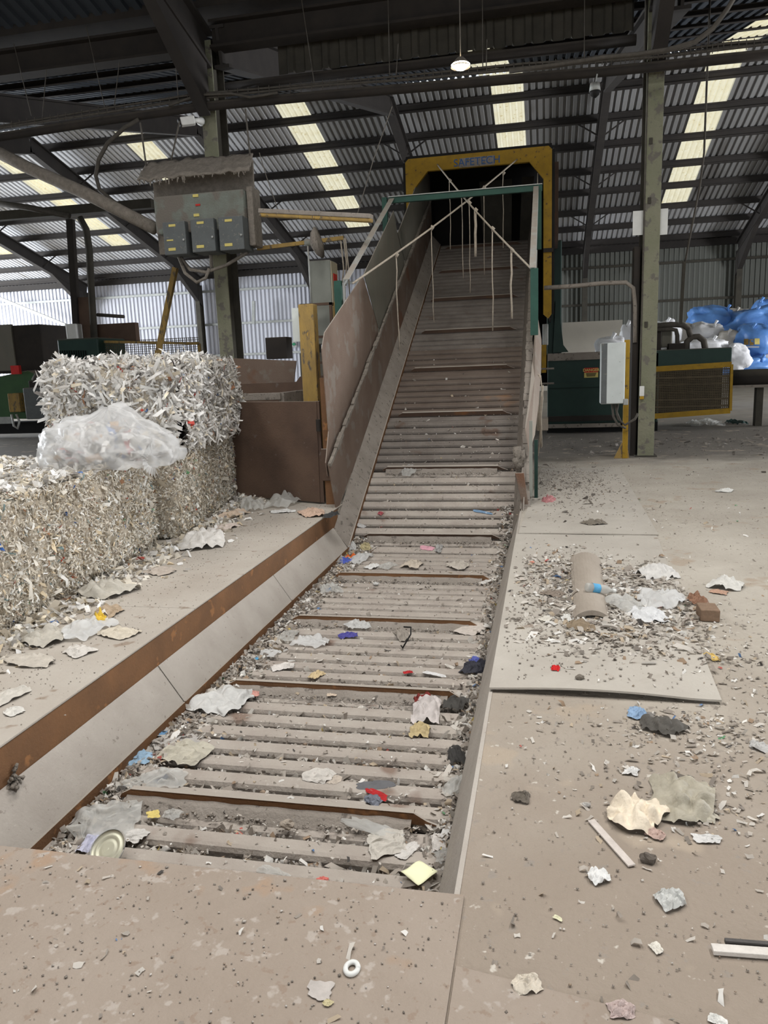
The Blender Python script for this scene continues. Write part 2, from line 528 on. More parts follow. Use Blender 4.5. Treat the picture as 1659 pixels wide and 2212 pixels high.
def corrug(xa, xb, y0, z0, y1, z1, pitch=PITCH, dep=0.055, vertical=False):
    """trapezoid sheeting, ribs running from (y0,z0) to (y1,z1)"""
    V, F = [], []
    n = int(round((xb - xa) / pitch))
    pitch = (xb - xa) / n
    d = Vector((0, y1 - y0, z1 - z0)).normalized()
    nr = Vector((0, -d.z, d.y))
    if nr.z < 0 or (vertical and nr.y > 0):
        nr = -nr
    prof = ((0.0, 0), (0.50, 0), (0.60, 1), (0.90, 1))
    for i in range(n):
        for u, h in prof:
            x = xa + (i + u) * pitch
            o = nr * (dep * h)
            V += [(x, y0 + o.y, z0 + o.z), (x, y1 + o.y, z1 + o.z)]
    V += [(xb, y0, z0), (xb, y1, z1)]
    for k in range(len(V) // 2 - 1):
        F.append((2 * k, 2 * k + 2, 2 * k + 3, 2 * k + 1))
    m = MB()
    m.add(V, F)
    return m


def roofz(y):
    return ZE + (YW - y) * (ZR - ZE) / (YW - YR) if y > YR else ZV + (y - YV) * (ZR - ZV) / (YR - YV)


# skylight strips: (x0, x1) measured on the far slope; sheets elsewhere
SKY = [(-29.2, -28.1), (-22.4, -21.3), (-16.25, -15.15), (-9.55, -8.45), (-1.87, -0.77), (5.1, 6.2), (12.0, 13.1)]
ys_lo, ys_hi = YW - 42.4 + 29.2, 38.6            # strips reach from near the ridge to y 38.6
ceiling = corrug(XL, XR, YW + 0.2, ZE - 0.05 + 0.06, ys_hi, roofz(ys_hi) + 0.06).build('ceiling', mt['roofsheet'], kind='structure', label='grey corrugated sheet roof with translucent strips on dark purlins')
edges = [XL] + [v for s in SKY for v in s] + [XR]
for i in range(0, len(edges), 2):
    corrug(edges[i], edges[i + 1], ys_hi, roofz(ys_hi) + 0.06, YR, ZR + 0.06).build('roof_sheet', mt['roofsheet' if edges[i] < -9 else 'roofdull'], ceiling)
PUR = [41.7, 40.0, 38.3, 36.4, 34.6, 32.7, 30.9, 29.1]
for s in SKY:
    for a, b in ((38.6, 36.4), (36.4, 34.6), (34.6, 32.7), (32.7, 30.9), (30.9, 29.1), (29.1, 28.0)):
        corrug(s[0], s[1], a, roofz(a) + 0.06, b, roofz(b) + 0.06, 0.22).build('skylight_sheet', mt['skylight'], ceiling)
for y in PUR:
    MB().ibeam((XL, y, roofz(y) - 0.09), (XR, y, roofz(y) - 0.09), 0.14, 0.26, 0.04).build('purlin', mt['roofsteel'], ceiling)
MB().box(XL, XR, YW - 0.15, YW + 0.05, ZE - 0.35, ZE - 0.02).build('eaves_beam', mt['roofsteel'], ceiling)
# near slope of the far span, seen at a grazing angle
near_sky = [(-15.6, -14.5), (-2.2, -1.1), (5.1, 6.2)]
edges = [XL] + [v for s in near_sky for v in s] + [XR]
for i in range(0, len(edges), 2):
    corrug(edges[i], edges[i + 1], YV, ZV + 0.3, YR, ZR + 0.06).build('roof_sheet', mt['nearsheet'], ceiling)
for s in near_sky:
    corrug(s[0], s[1], YV, ZV + 0.3, YR, ZR + 0.06, 0.22).build('skylight_sheet', mt['skylight'], ceiling)
for y in (15.0, 17.2, 19.4, 21.6, 23.8, 26.0):
    MB().ibeam((XL, y, roofz(y) + 0.14), (XR, y, roofz(y) + 0.14), 0.1, 0.12, 0.02).build('purlin', mt['roofsteel'], ceiling)
# rafters in line with the columns
for x in (-26.6, -19.4, -12.5, -5.3, 1.95, 9.3, 16.5):
    MB().ibeam((x, YW - 0.2, ZE - 0.55), (x, YR, ZR - 0.55), 0.26, 0.62, 0.05).build('rafter', mt['roofsteel'], ceiling)
    MB().ibeam((x, YR, ZR - 0.55), (x, YV, ZV - 0.2), 0.26, 0.62, 0.05).build('rafter', mt['roofsteel'], ceiling)
    h = MB().prism([(x - 0.11, YW - 0.2, ZE - 0.75), (x - 0.11, YW - 0.2, ZE - 1.9), (x - 0.11, YW - 3.6, ZE + 0.05)], (0.22, 0, 0))
    h.build('haunch', mt['roofsteel'], ceiling)
    for y in PUR[2:7:2]:
        for sgn in (-1, 1):
            MB().beam((x, y - 0.05, roofz(y) - 0.75), (x + sgn * 0.85, y, roofz(y) - 0.2), 0.05, 0.05).build('fly_brace', mt['roofsteel'], ceiling)
# valley: gutter beam, cladding strip and the near span that rises over the camera
for xa, xb in ((XL, -12.9), (-12.5, -5.75), (-5.4, 1.35), (1.85, 9.0)):
    MB().ibeam((xa, YV, ZV - 0.05), (xb, YV, ZV - 0.05), 0.3, 0.42, 0.04).build('valley_beam', mt['dark'], ceiling)
corrug(-4.4, 1.3, YV + 0.35, ZV - 0.62, YV + 0.35, ZV - 0.1, 0.3, 0.05, True).build('gutter_cladding', mt['colside'], ceiling)
MB().tube([(-5.2, YV - 0.05, 6.25), (1.3, YV - 0.05, 6.22)], 0.075, 10).build('roof_pipe', mt['dark'], ceiling, smooth=True)
MB().box(XL, XR, YV - 0.3, YV + 0.35, ZV + 0.28, ZV + 0.62).build('valley_gutter', mt['dark'], ceiling)
MB().box(XL, XR, YW + 0.02, YW + 0.5, ZE - 0.3, ZE + 0.2).build('eaves_closer', mt['roofsteel'], ceiling)
YN = -1.5
ZN = ZV + 0.3 + (YV - YN) * 0.26
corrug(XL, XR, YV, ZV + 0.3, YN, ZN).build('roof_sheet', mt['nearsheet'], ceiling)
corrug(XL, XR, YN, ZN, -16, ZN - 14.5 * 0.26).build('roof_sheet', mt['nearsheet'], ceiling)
for y in (11.3, 9.4, 7.5, 5.6, 3.7):
    z = ZV + 0.3 + (YV - y) * 0.26 - 0.14
    MB().ibeam((XL, y, z), (XR, y, z), 0.14, 0.24, 0.04).build('purlin', mt['roofsteel'], ceiling)
for x in (-12.7, -5.55, 1.6, 8.75):
    MB().ibeam((x, YV, ZV - 0.25), (x, YN, ZN - 0.6), 0.26, 0.6, 0.05).build('rafter', mt['roofsteel'], ceiling)
    MB().prism([(x - 0.1, YV - 0.2, ZV - 0.4), (x - 0.1, YV - 0.2, ZV - 1.3), (x - 0.1, YV - 2.6, ZV + 0.25)], (0.2, 0, 0)).build('haunch', mt['roofsteel'], ceiling)
for x in (-6.6, -1.6, 3.4):
    corrug(x - 0.6, x + 0.6, 7.2, 9.02, -0.8, 11.1, 0.22).build('skylight_sheet', mt['skylight'], ceiling)

# ---- back wall
wall_back = corrug(XL, -5.3, YW, 0.9, YW, ZE, vertical=True).build('wall_back', mt['wallsheet'], kind='structure', label='pale corrugated sheet wall at the back of the shed')
corrug(-5.3, XR, YW, 0.9, YW, ZE, vertical=True).build('wall_sheet', mt['dullsheet'], wall_back)
for z in (2.6, 4.35, 6.2):
    MB().box(XL, -5.3, YW - 0.22, YW - 0.1, z - 0.06, z + 0.06).build('girt', mt['galv'], wall_back)
    MB().box(-5.3, XR, YW - 0.22, YW - 0.1, z - 0.06, z + 0.06).build('girt', mt['colside'], wall_back)
for x in (-26.6, -19.4, -12.5, -5.3, 1.95, 9.3, 16.5):
    MB().ibeam((x, YW - 0.45, 0), (x, YW - 0.45, ZE - 0.7), 0.26, 0.5, 0.04, up=(0, 1, 0)).build('wall_column', mt['colside'], wall_back)
MB().box(XL, XR, YW - 0.05, YW + 0.2, 0, 0.95).build('plinth', mt['board'], wall_back)
wall_right = MB().box(XR, XR + 0.2, 13, YW, 0, ZE + 3).build('wall_right', mt['wallsheet'], kind='structure', label='corrugated side wall of the shed beyond the sacks')

# ================================================================== COLUMNS


def column(name, x, y, label, zt=7.0):
    t = thing(name, (x, y, 0), label, 'column', 'columns carrying the valley beam')
    MB().box(x - 0.125, x + 0.125, y - 0.25, y - 0.215, 0.0, zt).build('front_flange', mt['column'], t, bevel=0.006)
    MB().box(x - 0.125, x + 0.125, y + 0.215, y + 0.25, 0.0, zt).build('rear_flange', mt['colside'], t)
    MB().box(x - 0.015, x + 0.015, y - 0.215, y + 0.215, 0.0, zt).build('web', mt['colside'], t)
    MB().box(x - 0.17, x + 0.17, y - 0.3, y + 0.3, 0.0, 0.02).build('base_plate', mt['colside'], t)
    return t


colR = column('steel_column', 1.59, 13.2, 'green-grey steel column beside the white electrical cabinet, paper notices on it')
for z in (2.05, 3.9, 4.75):
    MB().box(1.52, 1.57, 12.93, 12.95, z, z + 0.09).build('conduit_clip', mt['colside'], colR, bevel=0.004)
MB().tube([(1.475, 12.94, z) for z in (0.95, 2.0, 3.4, 4.9, 6.0)], 0.012, 6).build('conduit', mt['cable'], colR, smooth=True)
MB().box(1.47, 1.54, 12.90, 12.95, 0.98, 1.14).build('switch', mt['whiteplain'], colR, bevel=0.008)
MB().box(1.475, 1.535, 12.90, 12.95, 0.93, 0.98).build('switch_base', mt['yellow'], colR, bevel=0.005)
colL = column('steel_column', -5.55, 13.2, 'green-grey steel column behind the hanging control boxes')
MB().box(1.36, 1.45, 13.1, 13.4, 0, 3.3).build('tall_steel_post', mt['dark'], label='dark narrow steel post against the left side of right column', cat='post')

n1 = ony(1367, 457, 13.05)
n2 = ony(1400, 507, 13.05)
MB().box(n1[0], n2[0] - 0.02, 13.02, 13.03, n2[2], n1[2]).build('paper_notice', mt['whiteplain'], label='white paper notice sticking out left of the column', cat='notice', group='notices on the column')
n1 = ony(1426, 452, 13.05)
n2 = ony(1441, 507, 13.05)
MB().box(n1[0] - 0.05, n2[0], 13.02, 13.03, n2[2], n1[2]).build('paper_notice', mt['whiteplain'], label='white paper notice sticking out right of the column', cat='notice', group='notices on the column')

# ================================================================== CONVEYOR
ANG = math.radians(27.5)
CA, SA = math.cos(ANG), math.sin(ANG)
BY0, BZ = 8.25, -0.47
SEND = 18.1


def bp(s, h=0.0):
    """belt path: arc length s -> (y, z), h above the belt"""
    if s <= BY0:
        return s, BZ + h
    a = s - BY0
    return BY0 + a * CA - h * SA, BZ + a * SA + h * CA


def bel(y):
    return BZ if y < BY0 else BZ + (y - BY0) * SA / CA


conv = thing('inclined_conveyor', (-1.3, 8.25, 0), 'long slatted steel conveyor rising from floor pit between rusty side plates', 'conveyor')
bx0, bx1 = -2.26, -0.35
bed = MB()
ya, za = bp(1.9, -0.075)
yb, zb = bp(BY0, -0.075)
yc, zc = bp(SEND, -0.075)
bed.prism([(bx0, ya, za), (bx0, yb, zb), (bx0, yc, zc), (bx0, yc + 0.05, zc - 0.1), (bx0, yb, zb - 0.06), (bx0, ya, za - 0.06)], (bx1 - bx0, 0, 0))
bed.build('belt_bed', mt['bed'], conv)
# one slat, shared by all
SP = 0.169
prof = [(-0.060, -0.075), (-0.060, -0.028), (-0.050, -0.007), (-0.032, 0.0), (0.036, 0.0), (0.046, -0.006), (0.051, -0.030), (0.051, -0.075)]
sm = bpy.data.meshes.new('slat')
V = [(x, y, z) for x in (bx0, -1.6, -0.95, bx1) for y, z in prof]
n = len(prof)
F = [tuple(range(n)), tuple(range(4 * n - 1, 3 * n - 1, -1))]
for a in range(3):
    for k in range(n):
        F.append((a * n + k, (a + 1) * n + k, (a + 1) * n + (k + 1) % n, a * n + (k + 1) % n))
sm.from_pydata(V, [], F)
sm.materials.append(mt['slat'])
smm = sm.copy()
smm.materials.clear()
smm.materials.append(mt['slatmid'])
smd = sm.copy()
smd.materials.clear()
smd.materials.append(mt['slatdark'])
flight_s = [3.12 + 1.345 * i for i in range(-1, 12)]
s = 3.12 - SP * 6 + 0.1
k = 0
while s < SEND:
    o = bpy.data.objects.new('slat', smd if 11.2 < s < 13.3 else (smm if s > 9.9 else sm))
    COL.objects.link(o)
    o.parent = conv
    y, z = bp(s)
    low = any(0.0 < fs - s < 0.16 for fs in flight_s)
    rx = ANG if s > BY0 else 0.0
    o.matrix_parent_inverse = conv.matrix_world.inverted()
    o.location = (0, y, z + (-0.028 if low else random.uniform(-0.004, 0.004)))
    o.rotation_euler = (rx + random.uniform(-0.02, 0.02), 0, random.uniform(-0.002, 0.002))
    s += SP
fm = MB()
fx0, fx1 = -2.07, -0.53
fm.prism([(fx0 - 0.02, 0, 0.0), (fx1 + 0.06, 0, 0.0), (fx1, 0, 0.02), (fx1 - 0.06, 0, 0.056), (fx0 + 0.05, 0, 0.056), (fx0, 0, 0.03)], (0, 0.012, 0))
fm.prism([(fx0 + 0.05, 0.0, 0.050), (fx1 - 0.06, 0.0, 0.050), (fx1 - 0.06, 0.035, 0.050), (fx0 + 0.05, 0.035, 0.050)], (0, 0, 0.007))
fme = bpy.data.meshes.new('flight_bar')
fme.from_pydata(fm.v, [], fm.f)
fme.materials.append(mt['rust'])
fmd = fme.copy()
fmd.materials.clear()
fmd.materials.append(mt['rustdark'])
# dust drift that lies against each flight
dv, df = [], []
for i in range(61):
    x = fx0 + 0.03 + (fx1 - fx0 - 0.1) * i / 60
    a = 0.5 + 0.5 * mn.noise(Vector((i * 0.23, 2.0, 0)))
    dv += [(x, -0.001, 0.018 + 0.018 * a), (x, -0.02 - 0.02 * a, 0.010 + 0.012 * a), (x, -0.075 - 0.03 * a, -0.028), (x, -0.10, -0.06)]
for i in range(60):
    for k in range(3):
        df.append((i * 4 + k, i * 4 + k + 1, i * 4 + k + 5, i * 4 + k + 4))
ddm = bpy.data.meshes.new('dust_drift')
ddm.from_pydata(dv, [], df)
ddm.materials.append(mt['ledge'])
for fs in flight_s:
    if fs > SEND - 0.1 or fs < 2.2:
        continue
    if fs < 10.0:
        o = bpy.data.objects.new('dust_drift', ddm)
        COL.objects.link(o)
        o.parent = conv
        o.matrix_parent_inverse = conv.matrix_world.inverted()
        y, z = bp(fs, -0.005)
        o.location = (0, y, z)
        o.rotation_euler = (ANG if fs > BY0 else 0, 0, 0)
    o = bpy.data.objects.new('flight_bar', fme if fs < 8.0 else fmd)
    COL.objects.link(o)
    o.parent = conv
    o.matrix_parent_inverse = conv.matrix_world.inverted()
    y, z = bp(fs, -0.005)
    o.location = (0, y, z)
    o.rotation_euler = (ANG if fs > BY0 else 0, 0, 0)
# left ledge with its rusty lip
for (s0, s1) in ((2.05, 4.1), (4.11, 6.2), (6.21, BY0 - 0.05)):
    MB().prism([(PX0 + 0.004, s0, -0.19), (-2.215, s0, -0.43), (-2.215, s1, -0.43), (PX0 + 0.004, s1, -0.19)], (0.004, 0, 0.004)).build('side_ledge', mt['skirt'], conv)
    MB().box(-2.222, -2.206, s0, s1, -0.485, -0.415).build('ledge_lip', mt['rust'], conv)
yA, zA = bp(BY0 - 0.05, 0.04)
for (s0, s1) in ((BY0 - 0.02, 9.5), (9.505, 12.8), (12.805, SEND)):
    q = [bp(s0, 0.255), bp(s1, 0.255), bp(s0, 0.04), bp(s1, 0.04)]
    MB().prism([(PX0, *q[0]), (-2.215, *q[2]), (-2.215, *q[3]), (PX0, *q[1])], (0.004, -SA * 0.004, CA * 0.004)).build('side_ledge', mt['ledge'], conv)
    a0, a1, b0, b1 = bp(s0, -0.015), bp(s1, -0.015), bp(s0, 0.052), bp(s1, 0.052)
    MB().prism([(-2.222, *a0), (-2.222, *a1), (-2.222, *b1), (-2.222, *b0)], (0.016, 0, 0)).build('ledge_lip', mt['rust'], conv)


def sidepoly(name, pts, x, th, mat, par=conv, **k):
    return MB().prism([(x, py, pz) for py, pz in pts], (th, 0, 0)).build(name, mat, par, **k)


# left wall: lower rusty plate, dusty lip along its top, upper panels (y, z in the plate's own plane)
sidepoly('lower_side_plate', [(8.42, -0.05), (8.17, 0.54), (16.9, 5.05), (17.0, 4.05)], PX0 - 0.012, 0.012, mt['wallplate'])
lipm = MB()
prev = None
for i in range(60):
    a, b = i / 60, (i + 1) / 60
    y0, z0, y1, z1 = 8.17 + 8.6 * a, 0.54 + 4.44 * a, 8.17 + 8.6 * b, 0.54 + 4.44 * b
    lipm.beam((PX0 + 0.012 + random.uniform(-.004, .004), y0, z0), (PX0 + 0.012 + random.uniform(-.004, .004), y1 + 0.01, z1), random.uniform(0.02, 0.05), random.uniform(0.02, 0.06))
lipm.build('dust_caked_lip', mt['fluff'], conv)
sidepoly('flared_side_panel', [(8.25, 0.40), (8.2, 0.56), (8.38, 0.9), (8.28, 1.82), (8.42, 2.0), (10.42, 2.82), (11.26, 2.18), (11.26, 1.98)], PX0 - 0.05, 0.012, mt['wallplate'], bevel=0.003)
sidepoly('upper_side_panel', [(10.46, 2.84), (12.78, 4.07), (13.05, 3.75), (13.6, 3.42), (13.6, 3.2), (11.2, 1.95), (11.26, 2.16)], PX0 - 0.04, 0.01, mt['panelgrey'])
sidepoly('upper_side_panel', [(13.0, 3.76), (13.3, 3.92), (15.25, 5.03), (16.4, 5.62), (16.9, 5.7), (16.9, 4.9), (13.55, 3.15), (13.6, 3.4)], PX0 - 0.025, 0.01, mt['panelgrey'])
# right wall: steep skirt, dust-caked top edge, bowed outer board
q0, q1 = bp(BY0 + 0.1, 0), bp(SEND, 0)
for (s0, s1) in ((2.05, 4.9), (4.91, BY0)):
    MB().prism([(-0.255, s0, 0.004), (-0.272, s0, 0.004), (-0.415, s0, BZ + 0.004), (-0.255, s0, BZ - 0.03)], (0, s1 - s0, 0)).build('pit_skirt_plate', mt['skirt'], conv)
for (s0, s1) in ((BY0, 11.5), (11.505, 14.8), (14.805, SEND)):
    y0_, z0_ = bp(s0)
    y1_, z1_ = bp(s1)
    hh = 0.47 if s0 == BY0 else 0.84
    MB().prism([(-0.37, y0_, z0_), (-0.24, y0_ + 0.0, z0_ + hh), (-0.24, y1_, z1_ + 0.86), (-0.37, y1_, z1_)], (0.012, 0, 0)).build('lower_side_plate', mt['ledge'], conv)
lipm = MB()
for i in range(50):
    a, b = i / 50, (i + 1) / 50
    y0_, y1_ = 8.42 + 5.0 * a, 8.42 + 5.0 * b + 0.01
    lipm.beam((-0.225 + random.uniform(-.006, .006), y0_, bel(y0_) + 0.36 + 0.45 * min(1, a * 3)), (-0.225 + random.uniform(-.006, .006), y1_, bel(y1_) + 0.36 + 0.45 * min(1, b * 3)), random.uniform(0.075, 0.1), random.uniform(0.05, 0.09))
lipm.build('dust_caked_lip', mt['ledge'], conv)
MB().prism([(-0.33, 8.4, 0.40), (-0.235, 8.4, 0.40), (-0.185, 8.46, 0.01), (-0.25, 8.46, 0.01)], (0, 0.03, 0)).build('end_plate', mt['wallplate'], conv, bevel=0.004)
bo = [(1143, 976, 8.8), (1135, 925, 8.95), (1143, 860, 9.6), (1151, 780, 10.4), (1157, 700, 11.0), (1158, 666, 11.3), (1169, 735, 11.0), (1168, 800, 10.4), (1163, 870, 9.7), (1155, 940, 9.1)]
bo = [tuple(ony(a, b, c)) for a, b, c in bo]
cen = tuple(np.mean(bo, axis=0))
m = MB()
m.add(bo + [cen], [(i, (i + 1) % len(bo), len(bo)) for i in range(len(bo))])
m.build('outer_side_board', mt['wallplate'], conv, solid=0.012)
MB().box(-0.18, -0.145, 8.6, 8.66, 0.1, 0.95).build('angle_post', mt['meter'], conv)
MB().box(-0.13, -0.09, 9.0, 9.06, 0.0, 0.7).build('angle_post', mt['dkgreen'], conv)
m = MB()
for i in range(14):
    m.tube([(-0.3 + random.uniform(-.05, .03), 8.95 + random.uniform(-.06, .06), 0.55 + random.uniform(-.12, .1)), (-0.28 + random.uniform(-.05, .03), 8.95, 0.45 + random.uniform(-.2, .1))], [0.05, 0.03], 6)
m.build('hanging_dust_clump', mt['fluff'], conv, smooth=True)
sidepoly('upper_side_panel', [(11.0, 2.75), (15.6, 5.25), (16.9, 5.6), (16.9, 5.0), (11.0, 1.7)], -0.16, 0.012, mt['panelgrey'])
# hood at the head of the conveyor
hood = MB().box(-2.62, -2.58, 15.6, 19.0, 3.2, 5.55).box(0.06, 0.10, 15.3, 19.0, 2.4, 5.45).box(-2.62, 0.1, 18.9, 19.0, 1.0, 5.55)
hood.prism([(-2.62, 15.3, 5.5), (-2.62, 19.0, 5.6), (-2.62, 19.0, 5.55), (-2.62, 15.3, 5.45)], (2.72, 0, 0))
hood.build('feed_hood', mt['hooddark'], conv)
MB().prism([(-1.42, 17.6, 5.45), (-0.72, 17.6, 5.45), (-0.75, 17.7, 3.7), (-1.32, 17.7, 3.7)], (0, 0.02, 0)).build('rubber_flap', mt['colside'], conv)
MB().prism([(-0.5, 17.3, 5.4), (-0.25, 17.3, 5.4), (-0.4, 17.5, 3.7), (-0.58, 17.5, 3.7)], (0, 0.02, 0)).build('rubber_flap', mt['colside'], conv)

# ---- yellow portal frame around the conveyor
FY = 15.0
port = thing('portal_frame', (-1.24, FY, 2.4), 'yellow guard portal over the top of the conveyor with blue lettering', 'frame')
ox0, ox1, ozt = -2.58, 0.10, 5.38
out = [(ox0, 3.0), (ox0, ozt - 0.06), (ox0 + 0.06, ozt), (ox1 - 0.06, ozt), (ox1, ozt - 0.06), (ox1, 2.45), (ox1 - 0.06, 2.37), (ox1 - 0.15, 2.45)]
inn = [(ox1 - 0.15, ozt - 0.55), (ox1 - 0.4, ozt - 0.24), (ox0 + 0.42, ozt - 0.24), (ox0 + 0.14, ozt - 0.55), (ox0 + 0.14, 3.0)]
poly = out + inn
m = MB()
nv = len(poly)
m.v = [(x, FY - 0.02, z) for x, z in poly] + [(x, FY + 0.06, z) for x, z in poly]
quads = [(0, 1, 11, 12), (1, 2, 11), (2, 3, 9, 10), (2, 10, 11), (3, 4, 9), (4, 8, 9), (4, 5, 7, 8), (5, 6, 7)]
for q in quads:
    m.f.append(q)
    m.f.append(tuple(i + nv for i in reversed(q)))
for i in range(nv):
    m.f.append(((i + 1) % nv, i, i + nv, (i + 1) % nv + nv))
m.build('frame_plate', mt['yellow'], port)
rim = MB()
for a, b in ((0, 1), (1, 2), (2, 3), (3, 4), (4, 5)):
    rim.beam((out[a][0], FY + 0.02, out[a][1]), (out[b][0], FY + 0.02, out[b][1]), 0.1, 0.03, up=(0, 1, 0))
rim.build('frame_rim', mt['black'], port)


def text(body, size, loc, rot, mat, parent, name='lettering', bold=0.0, extrude=0.002):
    c = bpy.data.curves.new(name, 'FONT')
    c.body = body
    c.size = size
    c.align_x, c.align_y = 'CENTER', 'CENTER'
    c.offset = bold
    c.extrude = extrude
    tmp = bpy.data.objects.new('tmp', c)
    COL.objects.link(tmp)
    me = bpy.data.meshes.new_from_object(tmp.evaluated_get(bpy.context.evaluated_depsgraph_get()))
    bpy.data.objects.remove(tmp)
    me.transform(Matrix.Translation(loc) @ Matrix.Rotation(rot[2], 4, 'Z') @ Matrix.Rotation(rot[0], 4, 'X'))
    me.materials.clear()
    return mkobj(name, me, mat, parent)


sx = [ony(992, 340, FY - 0.03)[0], ony(1068, 335, FY - 0.03)[0]]
sgn = MB().box(sx[0], sx[1], FY - 0.027, FY - 0.02, ozt - 0.235, ozt - 0.075).build('sign_plate', mt['ledge'], port, label='grey strip with blue capital letters')
text('SAFETECH', 0.185, ((sx[0] + sx[1]) / 2, FY - 0.03, ozt - 0.155), (R90, 0, 0), mt['blue'], sgn, bold=0.0)
MB().box(-0.05, 0.13, FY - 0.06, FY - 0.03, 3.55, 3.62).build('clamp', mt['dark'], port)

# ---- green and white rope frame standing on the conveyor sides
rf = thing('rope_frame', (-1.3, 9.5, 2.6), 'white angle rails and green cross bar that carry the crossed ropes', 'frame')
for x in (-2.44, -0.12):
    sg = 1 if x < -1 else -1
    MB().beam((x, 9.44, 2.63), (x, 12.66, 4.2), 0.008, 0.085).beam((x + sg * 0.035, 9.44, 2.67), (x + sg * 0.035, 12.66, 4.24), 0.075, 0.008).build('angle_rail', mt['galv'], rf)
    xo = x - 0.12 if sg > 0 else x - 0.06
    MB().box(xo, xo + 0.09, 9.42, 9.5, 1.6 if sg > 0 else 1.9, 2.66).build('post', mt['green'], rf)
    xo = x - 0.1 if sg > 0 else x
    MB().box(xo - 0.03, xo + 0.05, 12.62, 12.7, 3.3, 4.25).build('post', mt['green'], rf)
MB().beam((-2.46, 12.66, 4.2), (-0.06, 12.66, 4.2), 0.07, 0.085).build('cross_bar', mt['green'], rf)
MB().beam((-2.46, 12.65, 4.25), (-0.06, 12.65, 4.25), 0.09, 0.012).build('bar_flange', mt['galv'], rf)

# ---- two crossing ropes with knotted cords
rA0, rA1 = np.array(ony(762, 612, 9.46)), np.array(ony(1122, 340, 15.1))
rB0, rB1 = np.array(ony(942, 352, 15.1)), np.array(ony(1151, 584, 9.46))


def projx(P):
    d = P - CAM
    z = d @ _F
    return W / 2 + FPX * (d @ _R) / z, H / 2 - FPX * (d @ _U) / z


def rope(a, b, cords, label):
    t = thing('pull_rope', tuple(a), label, 'rope', 'ropes over the conveyor')
    pts = []
    for i in range(25):
        u = i / 24
        q = a + (b - a) * u
        pts.append((q[0], q[1], q[2] - 0.06 * math.sin(math.pi * u)))
    MB().tube(pts, 0.013, 6).build('main_rope', mt['rope'], t, smooth=True)
    for (px, yt, yb, r) in cords:
        best = min(range(201), key=lambda i: abs(projx(a + (b - a) * i / 200)[0] - px))
        q = a + (b - a) * best / 200 - np.array([0, 0, 0.05])
        top = projx(q)
        L = (yb - yt) / FPX * (q - CAM) @ _F
        pp = [(q[0] + random.uniform(-.008, .008), q[1], q[2] - L * i / 6) for i in range(7)]
        c = MB().tube(pp, r, 6).build('hanging_cord', mt['rope'], t, smooth=True)
        MB().tube([(q[0], q[1], q[2] + 0.03), (q[0] + 0.02, q[1], q[2]), (q[0], q[1], q[2] - 0.04)], [0.012, 0.026, 0.012], 8).build('knot', mt['rope'], c, smooth=True)
    return t


rope(rA0, rA1, [(856, 555, 758, .008), (932, 498, 697, .007), (1044, 406, 587, .007), (1086, 365, 520, .008)], 'slack rope from the left rail foot up to the right end of the portal')
rope(rB0, rB1, [(970, 387, 529, .008), (997, 411, 585, .008), (1013, 436, 624, .007), (1027, 450, 547, .022), (1062, 495, 710, .010), (1104, 544, 688, .014)], 'slack rope from the left end of the portal down to the right rail foot')

#SECTION3
# ================================================================== BALES


